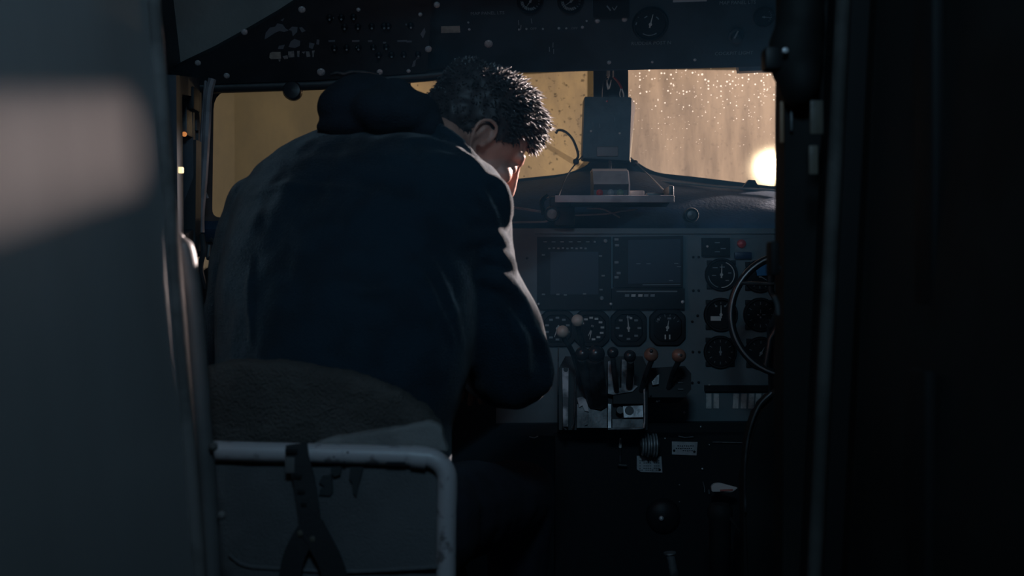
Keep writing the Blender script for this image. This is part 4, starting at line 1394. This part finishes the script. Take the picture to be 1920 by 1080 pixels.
# gear handle with faded red end
gh = empty('gear_handle', 'pale flat handle with faded red streak on the lower console', 'handle', loc=at(1358, 916, 2.38))
mb = MB()
L = [(1334, 912), (1340, 907), (1350, 906), (1384, 915), (1373, 923), (1335, 922)]
a = [at(x, y, 2.38) for x, y in L]
mb.prism(a, [p + Vector((0, .012, 0)) for p in a])
bmesh.ops.bevel(mb.bm, geom=mb.bm.edges[:], offset=.0015, segments=2, affect='EDGES')
addp(gh, mb, 'handle_grip', mat('pale_handle', (.62, .55, .53), .4))
mb = MB().ribbon([at(1350, 919.5, 2.378), at(1374, 918.5, 2.378)], .004, .001)
addp(gh, mb, 'red_streak', mat('faded_red', (.42, .14, .12), .5))
mb = MB().cyl(at(1345, 914, 2.392), at(1345, 914, 2.455), .007, n=10)
addp(gh, mb, 'handle_rod', MT['metald'])
fl = empty('flap_lever', 'pale upright tube lever with flat cap near the floor', 'lever', loc=at(1262, 1080, 2.25))
mb = MB().tube([at(1256, 1038, 2.25), at(1264, 1075, 2.25), at(1270, 1200, 2.30), Vector((.36, 2.33, .02))], .0095, 14)
addp(fl, mb, 'lever_tube', MT['metal'])
mb = MB().lathe(at(1256, 1040, 2.25), (-.1, 0, 1), [(0, .010), (.002, .0135), (.005, .013), (.006, 0)], 18)
addp(fl, mb, 'lever_cap', MT['metal'])
ft = empty('fuel_selector', 'dim upright cylinder with domed cap beside the copilot seat', 'selector', loc=at(1350, 1050, 2.2))
mb = MB().lathe(Vector((at(1350, 1000, 2.2).x, 2.2, 0)), (0, 0, 1), [(0, .022), (.52, .022), (.53, .026), (.545, .026), (.555, .018), (.557, 0)], 22)
addp(ft, mb, 'selector_post', MT['dark'])
mb = MB().tube(catmull([at(*p) for p in ((1362, 960, 2.19), (1375, 980, 2.18), (1400, 1010, 2.17))], 4), .004, 8)
addp(ft, mb, 'selector_arm', MT['dark'])

# ------------------------------------------------------------------ pilot seat
SD = 1.50
ps = empty('pilot_seat', 'pilot seat with chipped pale tube frame, grey canvas back and worn fleece cover', 'seat', loc=Vector((at(580, 900, SD).x, 1.6, 0)))
mb = MB()
pts = [(300, 1300), (302, 900), (308, 860), (330, 842), (430, 846), (545, 849), (700, 853), (785, 856), (815, 862), (834, 880), (839, 910), (837, 1000), (835, 1300)]
mb.tube(catmull([at(x, y, SD) for x, y in pts], 6), .0142, 14)
addp(ps, mb, 'back_tube', MT['tube'])
mb = MB()
mb.tube([at(772, 856, SD), at(800, 859, SD)], .0162, 14)
addp(ps, mb, 'tube_joint', MT['tube'])
mb = MB()
for x, y, w in ((652, 848, 4), (626, 856, 3), (742, 867, 36), (645, 866, 6)):
    mb.tube([at(x - w / 2, y, SD - .0136), at(x + w / 2, y + .3, SD - .0136)], .0012, 6)
stuff(addp(ps, mb, 'paint_scratch', MT['stain']))
# canvas back
mb = MB()
rows = []
for y, bulge in ((868, 0), (900, .006), (980, .012), (1060, .010), (1150, .004), (1290, 0)):
    row = []
    for i in range(17):
        t = i / 16
        x = 304 + (834 - 304) * t
        row.append(at(x, y, SD + .004) + Vector((0, -bulge * math.sin(math.pi * t) + .003 * noise.noise(Vector((x * .02, y * .02, 0))), 0)))
    rows.append(row)
fr = [p for r in rows for p in r]
vs = [mb.bm.verts.new(p) for p in fr] + [mb.bm.verts.new(p + Vector((0, .012, 0))) for p in fr]
nC, nR = 17, len(rows)
for r in range(nR - 1):
    for c_ in range(nC - 1):
        a = r * nC + c_
        mb.bm.faces.new((vs[a], vs[a + 1], vs[a + nC + 1], vs[a + nC]))
        o_ = nR * nC
        mb.bm.faces.new((vs[o_ + a], vs[o_ + a + nC], vs[o_ + a + nC + 1], vs[o_ + a + 1]))
for r in range(nR - 1):
    for c_ in (0, nC - 1):
        a = r * nC + c_
        mb.bm.faces.new((vs[a], vs[a + nC], vs[nR * nC + a + nC], vs[nR * nC + a]))
for c_ in range(nC - 1):
    for r in (0, nR - 1):
        a = r * nC + c_
        mb.bm.faces.new((vs[a], vs[a + 1], vs[nR * nC + a + 1], vs[nR * nC + a]))
addp(ps, mb, 'canvas_back', MT['canvas'], angle=60)
mb = MB().tube(catmull([at(x, y, SD - .006) for x, y in ((430, 1040), (460, 1060), (520, 1066), (640, 1072), (740, 1068), (834, 1062))], 5), .003, 7)
addp(ps, mb, 'canvas_seam', MT['canvas'])
for L in ([(598, 905), (604, 893), (622, 892), (624, 922), (618, 930), (598, 928), (600, 918), (608, 912)], [(621, 876), (640, 876), (638, 890), (626, 894), (620, 886)], [(657, 876), (680, 876), (676, 896), (672, 908), (668, 932), (662, 924), (660, 906), (654, 896)]):
    a = [at(x, y, SD - .0075) for x, y in L]
    mb = MB().prism(a, [p + Vector((0, .010, 0)) for p in a])
    addp(ps, mb, 'canvas_patch', MT['stain'], smooth=False)
# harness
mb = MB().ribbon(catmull([at(*p) for p in ((556, 832, SD - .0155), (560, 862, SD - .0175), (570, 900, SD - .018), (578, 950, SD - .02), (584, 1000, SD - .02))], 4), .030, .003)
addp(ps, mb, 'harness_strap', MT['strap'])
mb = MB().ribbon(catmull([at(*p) for p in ((584, 985, SD - .022), (562, 1020, SD - .022), (545, 1070, SD - .021), (530, 1200, SD - .016))], 4), .030, .003)
addp(ps, mb, 'harness_strap', MT['strap'])
mb = MB().ribbon(catmull([at(*p) for p in ((584, 985, SD - .024), (602, 1020, SD - .024), (625, 1070, SD - .022), (660, 1200, SD - .016))], 4), .034, .003)
addp(ps, mb, 'harness_strap', MT['strap'])
for y, w in ((846, 22), (893, 16), (922, 14), (946, 12)):
    mb = MB().box(at(546 + (y - 846) * .24, y, SD - .020), (w * SD / F, .004, 10 * SD / F), .0012)
    addp(ps, mb, 'strap_keeper', MT['blackp'])
mb = MB().box(at(544, 872, SD - .018), (.014, .006, .022), .002)
addp(ps, mb, 'strap_buckle', MT['roll'])
for x, y in ((563, 1000), (586, 1010)):
    mb = MB().lathe(at(x, y, SD - .024), (0, -1, 0), [(0, .0045), (.002, .004), (.003, 0)], 10)
    addp(ps, mb, 'strap_rivet', MT['trimwarm'])
# fleece cover and folded pad
L = [(300, 735), (350, 703), (398, 689), (440, 681), (520, 683), (600, 694), (680, 712), (740, 736), (790, 768), (822, 800), (826, 828), (700, 842), (500, 846), (300, 840)]
mb = MB()
a = [at(x, y, 1.545) for x, y in L]
mb.prism(a, [p + Vector((0, .055, 0)) for p in a])
bmesh.ops.triangulate(mb.bm, faces=mb.bm.faces)
o = mb.build('t', MT['fleece'])
me = remeshed(o, .006, 14, .6)
rr = random.Random(3)
displace(me, lambda p, n: p + n * (.004 + .0035 * noise.noise(p * 60) + .002 * noise.noise(p * 170)) - ps.location)
link('fleece_cover', me, MT['fleece'], ps, angle=180)
L = [(585, 834), (620, 822), (690, 811), (760, 800), (805, 791), (818, 797), (830, 806), (829, 818), (834, 832), (840, 848), (780, 850), (600, 846)]
mb = MB()
a = [at(x, y, 1.52) for x, y in L]
mb.prism(a, [p + Vector((0, .035, 0)) for p in a])
bmesh.ops.triangulate(mb.bm, faces=mb.bm.faces)
o = mb.build('t', MT['pad'])
me = remeshed(o, .004, 4, .5)
displace(me, lambda p, n: p + n * (.001 + .001 * noise.noise(p * 80)) - ps.location)
link('folded_pad', me, MT['pad'], ps, angle=180)
mb = MB().box(Vector((-.29, 1.80, .445)), (.42, .44, .08), .03)
addp(ps, mb, 'seat_cushion', MT['fleece'])
mb = MB().box(Vector((-.29, 1.78, .39)), (.44, .46, .03), .008)
addp(ps, mb, 'seat_pan', MT['metald'])
for x in (-.48, -.10):
    for y in (1.58, 1.98):
        mb = MB().cyl((x, y, 0), (x, y, .38), .014, n=12)
        addp(ps, mb, 'leg', MT['metald'])

# ------------------------------------------------------------------ the man
fv = Vector((.70, .36, -.60)).normalized()
uv_ = Vector((.60, .10, .80))
uv_ = (uv_ - fv * uv_.dot(fv)).normalized()
rv = fv.cross(uv_).normalized()
EAR = at(899, 262, 1.91)
HC = EAR - rv * .076 + fv * .012
HM = Matrix((fv, uv_, rv)).transposed()        # head axes as columns: forward, up, right
def H(f, u, r=0.0):
    return HC + fv * f + uv_ * u + rv * r

NB = at(800, 292, 1.94)                          # base of the neck
SR, ER, HR = at(884, 372, 1.825), at(958, 690, 1.86), at(900, 700, 2.12)
SL, EL, HL = at(492, 394, 1.985), at(438, 650, 2.03), at(560, 720, 2.25)
PEL = Vector((at(640, 900, 1.80).x, 1.80, .62))
HIPS = (Vector((-.40, 1.82, .60)), Vector((-.16, 1.82, .60)))
KNEES = (Vector((-.46, 2.24, .58)), Vector((0.02, 2.26, .56)))
ANK = (Vector((-.46, 2.36, .10)), Vector((.0, 2.38, .10)))

bd_ = MB()
# head
bd_.ball(H(-.006, .042), (.098, .092, .076), 3, HM)
bd_.ball(H(.046, -.018), (.050, .074, .058), 3, HM)
bd_.capsule(H(.088, -.088, -.012), .019, H(.088, -.088, .012), .019)
for s in (-1, 1):
    bd_.capsule(H(.010, -.050, s * .054), .018, H(.078, -.090, s * .018), .016)
    bd_.ball(H(.070, -.012, s * .042), (.022, .020, .022), 2, HM)
    bd_.capsule(H(.091, .032, s * .012), .011, H(.078, .034, s * .046), .010)
    bd_.ball(H(.081, .010, s * .031), (.013, .011, .015), 2, HM)
    # ear
    ec = lambda f, u, r=0.0: H(-.012 + f, u, s * (.076 + r))
    hel = catmull([ec(.010, -.004, .002), ec(.016, .016, .006), ec(.008, .034, .012), ec(-.010, .036, .017), ec(-.024, .022, .019), ec(-.022, .0, .016), ec(-.012, -.018, .010), ec(.0, -.030, .004), ec(.009, -.022, .002)], 4)
    for a, b in zip(hel[:-1], hel[1:]):
        bd_.capsule(a, .0042, b, .0042, 8)
    bd_.ball(ec(-.006, .008, .004), (.016, .026, .0055), 2, HM)
    bd_.ball(ec(.002, -.026, .005), (.008, .010, .005), 2, HM)
    bd_.ball(ec(.010, -.004, .005), (.005, .007, .005), 2, HM)
    bd_.capsule(ec(-.008, .022, .010), .004, ec(-.012, -.004, .011), .004, 8)
bd_.capsule(H(.098, .022), .0095, H(.117, -.018), .0115)
bd_.ball(H(.117, -.022), (.013, .011, .013), 2, HM)
for s in (-1, 1):
    bd_.ball(H(.106, -.027, s * .012), (.010, .008, .008), 2, HM)
bd_.capsule(H(.103, -.050, -.017), .0075, H(.103, -.050, .017), .0075)
bd_.capsule(H(.101, -.062, -.015), .008, H(.101, -.062, .015), .008)
# neck and trunk
bd_.capsule(H(-.020, -.030), .058, NB + Vector((0.02, 0.0, .02)), .062)
bd_.capsule(NB, .06, at(690, 480, 1.87), .11)
bd_.capsule(at(540, 420, 1.95), .080, at(810, 420, 1.84), .07)
bd_.capsule(at(680, 480, 1.87), .12, PEL, .115)
bd_.capsule(SL, .05, EL, .042)
bd_.capsule(SR, .05, ER, .042)
def hand(W_, D_, U_, thumb):
    """palm and five fingers: W_ wrist, D_ direction of the forearm, U_ back of the hand"""
    D_ = D_.normalized()
    R_ = D_.cross(U_).normalized()
    U_ = R_.cross(D_)
    for k_, o_ in enumerate((-.030, -.010, .010, .030)):
        bd_.capsule(W_ + R_ * o_ * .6, .015, W_ + D_ * .085 + R_ * o_, .0125, 10)
    for k_, (o_, l_) in enumerate(((-.031, .062), (-.0105, .078), (.0105, .084), (.031, .074))):
        a = W_ + D_ * .085 + R_ * o_
        b = a + (D_ * .93 - U_ * .35).normalized() * l_ * .45
        c_ = b + (D_ * .6 - U_ * .8).normalized() * l_ * .32
        e = c_ + (D_ * .25 - U_ * .97).normalized() * l_ * .28
        bd_.capsule(a, .0090, b, .0085, 10)
        bd_.capsule(b, .0085, c_, .0080, 10)
        bd_.capsule(c_, .0080, e, .0070, 10)
    t0 = W_ + D_ * .022 + R_ * .024 * thumb
    t1 = t0 + (D_ * .55 + R_ * thumb * .75 - U_ * .35).normalized() * .046
    t2 = t1 + (D_ * .85 + R_ * thumb * .15 - U_ * .5).normalized() * .034
    bd_.capsule(t0, .014, t1, .0105, 10)
    bd_.capsule(t1, .0105, t2, .0085, 10)
WR = ER + (HR - ER) * .86
WL = EL + (HL - EL) * .86
bd_.capsule(ER, .042, WR, .028)
bd_.capsule(EL, .042, WL, .028)
hand(WR, HR - ER, Vector((0.2, 0, 1)), -1)
hand(WL, HL - EL, Vector((-.2, 0, 1)), 1)
for h, k_, a in zip(HIPS, KNEES, ANK):
    bd_.capsule(h, .08, k_, .055)
    bd_.capsule(k_, .053, a, .036)
    bd_.capsule(a + Vector((0, 0, -.04)), .032, a + Vector((0, .15, -.065)), .024)
o = bd_.build('t', MT['skin'])
me = remeshed(o, .0036, 3, .5)
person = link('person', me, MT['skin'], angle=180)
tag(person, 'man in dark navy jacket seen from behind, bent forward with head bowed right', 'person')

# jacket
jk = MB()
def loft(rows, n=40, pw=2.1):
    rings = []
    for y, d, xl, xr, hd in rows:
        a, b = at(xl, y, d), at(xr, y, d)
        c_ = (a + b) / 2
        yw = math.radians(-22 if y < 430 else -22 + 8 * min(1, (y - 430) / 350))
        w = (b.x - a.x) / 2
        ax, ay = Vector((math.cos(yw), math.sin(yw), 0)), Vector((-math.sin(yw), math.cos(yw), 0))
        w = math.sqrt(max(1e-6, w * w - (hd * math.sin(yw)) ** 2)) / math.cos(yw)
        ring = []
        for i in range(n):
            t = 2 * math.pi * i / n
            ct, st_ = math.cos(t), math.sin(t)
            ring.append(c_ + ax * math.copysign(abs(ct) ** (2 / pw), ct) * w + ay * math.copysign(abs(st_) ** (2 / pw), st_) * hd)
        rings.append(ring)
    return rings
jk.rings(loft([(1010, 1.80, 455, 845, .15), (900, 1.79, 430, 850, .155), (800, 1.79, 410, 850, .16), (690, 1.80, 402, 885, .17), (580, 1.82, 404, 900, .175), (490, 1.85, 412, 912, .17),
               (410, 1.88, 424, 916, .16), (350, 1.91, 446, 910, .145), (310, 1.93, 476, 888, .13), (276, 1.95, 514, 868, .11), (252, 1.97, 566, 846, .09), (236, 1.985, 610, 826, .07)]))
# shoulders and sleeves
jk.capsule(at(540, 362, 1.98), .080, SL + Vector((.012, 0, -.01)), .078)
jk.capsule(at(810, 350, 1.85), .075, SR + Vector((-.004, 0, 0)), .070)
def sleeve(pts):
    for (a, ra), (b, rb) in zip(pts[:-1], pts[1:]):
        jk.capsule(a, ra, b, rb)
sleeve([(SR, .070), (at(886, 460, 1.820), .066), (at(895, 535, 1.820), .070), (at(935, 610, 1.830), .076), (ER, .074)])
sleeve([(ER, .074), (ER + (HR - ER) * .45, .062), (WR, .046)])
sleeve([(SL, .074), (at(466, 480, 1.98), .072), (at(452, 570, 2.0), .070), (EL, .066)])
sleeve([(EL, .066), (EL + (HL - EL) * .45, .06), (WL, .046)])
# folds and collar follow the cloth: each frame point is dropped onto the plain jacket along the line of sight
from mathutils.bvhtree import BVHTree
o = jk.build('t', MT['jacket'])
base_me = remeshed(o, .007, 5, .5)
tree = BVHTree.FromPolygons([v.co for v in base_me.vertices], [p.vertices for p in base_me.polygons])
jk = MB()
jk.bm.from_mesh(base_me)
def drop(px, py):
    d = Vector(((px - 960) / F, 1, (540 - py) / F)).normalized()
    h = tree.ray_cast(CAM, d)
    if h[0] is not None:
        return h[0] + h[1] * -.002
    return tree.find_nearest(CAM + d * 1.9 / d.y)[0]
def ridge(pts, r0, lift=0.0):
    q = catmull([Vector((x, y, 0)) for x, y in pts], 5)
    q = [drop(p.x, p.y) + Vector((0, 0, lift)) for p in q]
    n = len(q)
    for i in range(n - 1):
        f0 = math.sin(math.pi * (i + .35) / n) ** .5
        jk.capsule(q[i], max(.003, r0 * f0), q[i + 1], max(.003, r0 * math.sin(math.pi * (i + 1.3) / (n + .6)) ** .5), 8)
def collar(pts, r):
    q = catmull([at(*p) for p in pts], 5)
    for a, b in zip(q[:-1], q[1:]):
        jk.capsule(a, r, b, r, 10)
collar([(660, 244, 1.93), (730, 236, 1.90), (780, 233, 1.875), (816, 240, 1.855), (856, 266, 1.835), (892, 299, 1.822), (922, 331, 1.825)], .0105)
collar([(660, 262, 1.93), (740, 258, 1.90), (800, 264, 1.87), (848, 287, 1.85), (886, 316, 1.84), (916, 345, 1.84)], .019)
ridge([(752, 264), (800, 269), (845, 282), (884, 304), (912, 328)], .013)
ridge([(800, 290), (838, 298), (878, 309)], .010)
ridge([(906, 336), (930, 342), (942, 366), (946, 400), (940, 432)], .018)
ridge([(898, 345), (906, 372), (920, 405), (936, 440)], .014)
ridge([(862, 454), (900, 446), (930, 450), (948, 468)], .018)
ridge([(900, 474), (926, 480), (950, 496), (962, 514)], .018)
ridge([(890, 520), (925, 523), (955, 542), (980, 572), (1000, 612)], .020)
ridge([(925, 556), (955, 592), (978, 645), (986, 700)], .015)
ridge([(985, 590), (1012, 640), (1026, 690), (1022, 735)], .015)
ridge([(880, 400), (905, 410), (925, 425)], .012)
ridge([(755, 470), (790, 520), (825, 590), (850, 640)], .010)
ridge([(795, 460), (822, 520), (850, 590), (866, 650)], .010)
ridge([(440, 380), (520, 354), (620, 352), (720, 372)], .007)
ridge([(640, 540), (690, 550), (740, 545)], .008)
ridge([(470, 480), (466, 560), (470, 650)], .008)
o = jk.build('t', MT['jacket'])
me = remeshed(o, .0055, 4, .5)
def wrinkle(p, n):
    k1 = noise.noise(Vector((p.x * 9, p.y * 9, p.z * 6)))
    k2 = noise.noise(Vector((p.x * 26 + p.z * 10, p.y * 26, p.z * 16 - p.x * 8)))
    return p + n * (.007 * k1 + .0035 * k2)
displace(me, wrinkle)
jacket = link('jacket', me, MT['jacket'], person, angle=180)
# hood bunched behind the neck
hd = MB()
def hb(px, py, d, rx, ry, rd):
    hd.ball(at(px, py, d), (rx * d / F, rd, ry * d / F), 3)
hb(684, 196, 1.93, 76, 56, .075)
hb(738, 190, 1.88, 42, 42, .06)
hb(650, 205, 1.92, 58, 46, .07)
hb(722, 212, 1.87, 66, 48, .075)
hb(766, 214, 1.87, 50, 40, .07)
hb(784, 214, 1.89, 44, 42, .06)
hb(800, 240, 1.88, 36, 30, .05)
hb(690, 240, 1.91, 100, 30, .07)
o = hd.build('t', MT['jacket'])
me = remeshed(o, .006, 5, .5)
displace(me, lambda p, n: p + n * (.005 * noise.noise(p * 14) + .002 * noise.noise(p * 40)))
link('hood', me, mat('hood_lining', (.008, .014, .024), .95, 0, .2, 20, .5, 300), person, angle=180)

# trousers and boots
tr = MB()
tr.capsule(HIPS[0], .11, HIPS[1], .11)
tr.capsule(PEL + Vector((-.05, 0, .02)), .150, PEL + Vector((.03, 0, .02)), .150)
for h, k_, a in zip(HIPS, KNEES, ANK):
    tr.capsule(h, .10, k_, .075)
    tr.capsule(k_, .073, a + Vector((0, 0, .04)), .056)
o = tr.build('t', MT['trouser'])
me = remeshed(o, .008, 6, .5)
displace(me, lambda p, n: p + n * .005 * noise.noise(p * 16))
link('trousers', me, MT['trouser'], person, angle=180)
for a in ANK:
    bt = MB()
    bt.capsule(a + Vector((0, .0, .05)), .05, a + Vector((0, 0, -.03)), .05)
    bt.capsule(a + Vector((0, -.01, -.045)), .046, a + Vector((0, .16, -.055)), .040)
    o = bt.build('t', MT['boot'])
    me = remeshed(o, .006, 4, .5)
    for v in me.vertices:
        v.co.z = max(v.co.z, .004)
    link('boot', me, MT['boot'], person, angle=180)

# hair: a close cap with many short tufts, longer and tousled over the forehead
hr = MB()
for c_, r in ((H(-.010, .050), (.105, .096, .081)), (H(.036, .082), (.058, .048, .060)), (H(.066, .064), (.030, .032, .054)), (H(-.062, .020), (.056, .074, .072)), (H(-.070, .060), (.050, .055, .066)), (H(-.074, .082), (.045, .045, .058))):
    hr.ball(c_, r, 3, HM)
o = hr.build('t', MT['hair'])
me = remeshed(o, .005, 4, .5)
displace(me, lambda p, n: p + n * .004 * noise.noise(p * 60))
hb_ = bmesh.new()
hb_.from_mesh(me)
# cut the cap away from face, ears and neck
kill = []
for v in hb_.verts:
    q = v.co - HC
    f, u, r = q.dot(fv), q.dot(uv_), q.dot(rv)
    low = .012 + max(0, f) * .5 if f > -.03 else -.055
    if f > .05:
        low = .062
    if u < low:
        kill.append(v)
bmesh.ops.delete(hb_, geom=kill, context='VERTS')
hb_.normal_update()
base_v = [(v.co.copy(), v.normal.copy()) for v in hb_.verts]
rnd = random.Random(11)
for i in range(2600):
    p, n_ = rnd.choice(base_v)
    q = p - HC
    f, u, r = q.dot(fv), q.dot(uv_), q.dot(rv)
    top = max(0.0, min(1.0, (u - .03) / .09)) * max(0.15, min(1, (f + .10) / .14))
    L_ = .006 + .026 * top * rnd.uniform(.5, 1.15)
    dirv = (n_ * (.40 + .45 * rnd.random()) + fv * (.55 * top + .05) + uv_ * (.15 * top - .3 * (1 - top)) + Vector((rnd.uniform(-1, 1), rnd.uniform(-1, 1), rnd.uniform(-1, 1))) * .5).normalized()
    bend = (fv * .5 - uv_ * .35 + Vector((rnd.uniform(-1, 1), rnd.uniform(-1, 1), rnd.uniform(-1, 1))) * .35)
    w = rnd.uniform(.0016, .0042) * (0.5 + .7 * top)
    e1 = dirv.orthogonal().normalized()
    e2 = dirv.cross(e1)
    pm = p + dirv * L_ * .55
    pt = p + dirv * L_ + bend * L_ * .35
    r0 = [hb_.verts.new(p - n_ * .002 + (e1 * math.cos(a) + e2 * math.sin(a)) * w) for a in (0, 2.1, 4.2)]
    r1 = [hb_.verts.new(pm + (e1 * math.cos(a) + e2 * math.sin(a)) * w * .75) for a in (0, 2.1, 4.2)]
    tv = hb_.verts.new(pt)
    for k_ in range(3):
        j = (k_ + 1) % 3
        hb_.faces.new((r0[k_], r0[j], r1[j], r1[k_]))
        hb_.faces.new((r1[k_], r1[j], tv))
me2 = bpy.data.meshes.new('hair')
hb_.to_mesh(me2)
hb_.free()
link('hair', me2, MT['hair'], person, angle=180)

# ------------------------------------------------------------------ floodlight outside, seen through the wet screen
fo = empty('flood_light', 'bright floodlight glowing through the lower corner of the wet windscreen', 'floodlight', loc=Vector((FLOOD.x, FLOOD.y, -2.05)))
mb = MB().lathe(FLOOD + Vector((0, .06, 0)), (0, -1, 0), [(0, .10), (.02, .15), (.05, .15), (.05, .13), (.045, .13), (.045, 0)], 28)
addp(fo, mb, 'lamp_housing', MT['housing'])
mb = MB().lathe(FLOOD + Vector((0, .012, 0)), (0, -1, 0), [(0, .055), (.01, .045), (.016, 0)], 28)
addp(fo, mb, 'lamp_lens', MT['lens'])
mb = MB().cyl(FLOOD + Vector((0, .08, -.1)), Vector((FLOOD.x, FLOOD.y + .08, -2.04)), .04, n=14)
addp(fo, mb, 'mast', MT['housing'])

# thin haze in the cockpit air, seen where the lamp light crosses it
hm = bpy.data.materials.new('cockpit_haze')
hm.use_nodes = True
hn = hm.node_tree.nodes
hn.remove(hn['Principled BSDF'])
vs_ = hn.new('ShaderNodeVolumeScatter')
vs_.inputs['Color'].default_value = (0.16, 0.55, 1.0, 1)
vs_.inputs['Density'].default_value = 0.022
vs_.inputs['Anisotropy'].default_value = 0.0
hm.node_tree.links.new(vs_.outputs[0], hn['Material Output'].inputs['Volume'])
hz = MB().box((.12, 2.28, 1.0), (1.82, 1.25, 1.9)).build('haze', hm, smooth=False)
hz['kind'] = 'stuff'
hz['label'] = 'thin bluish haze hanging in the cockpit air'
hz['category'] = 'haze'
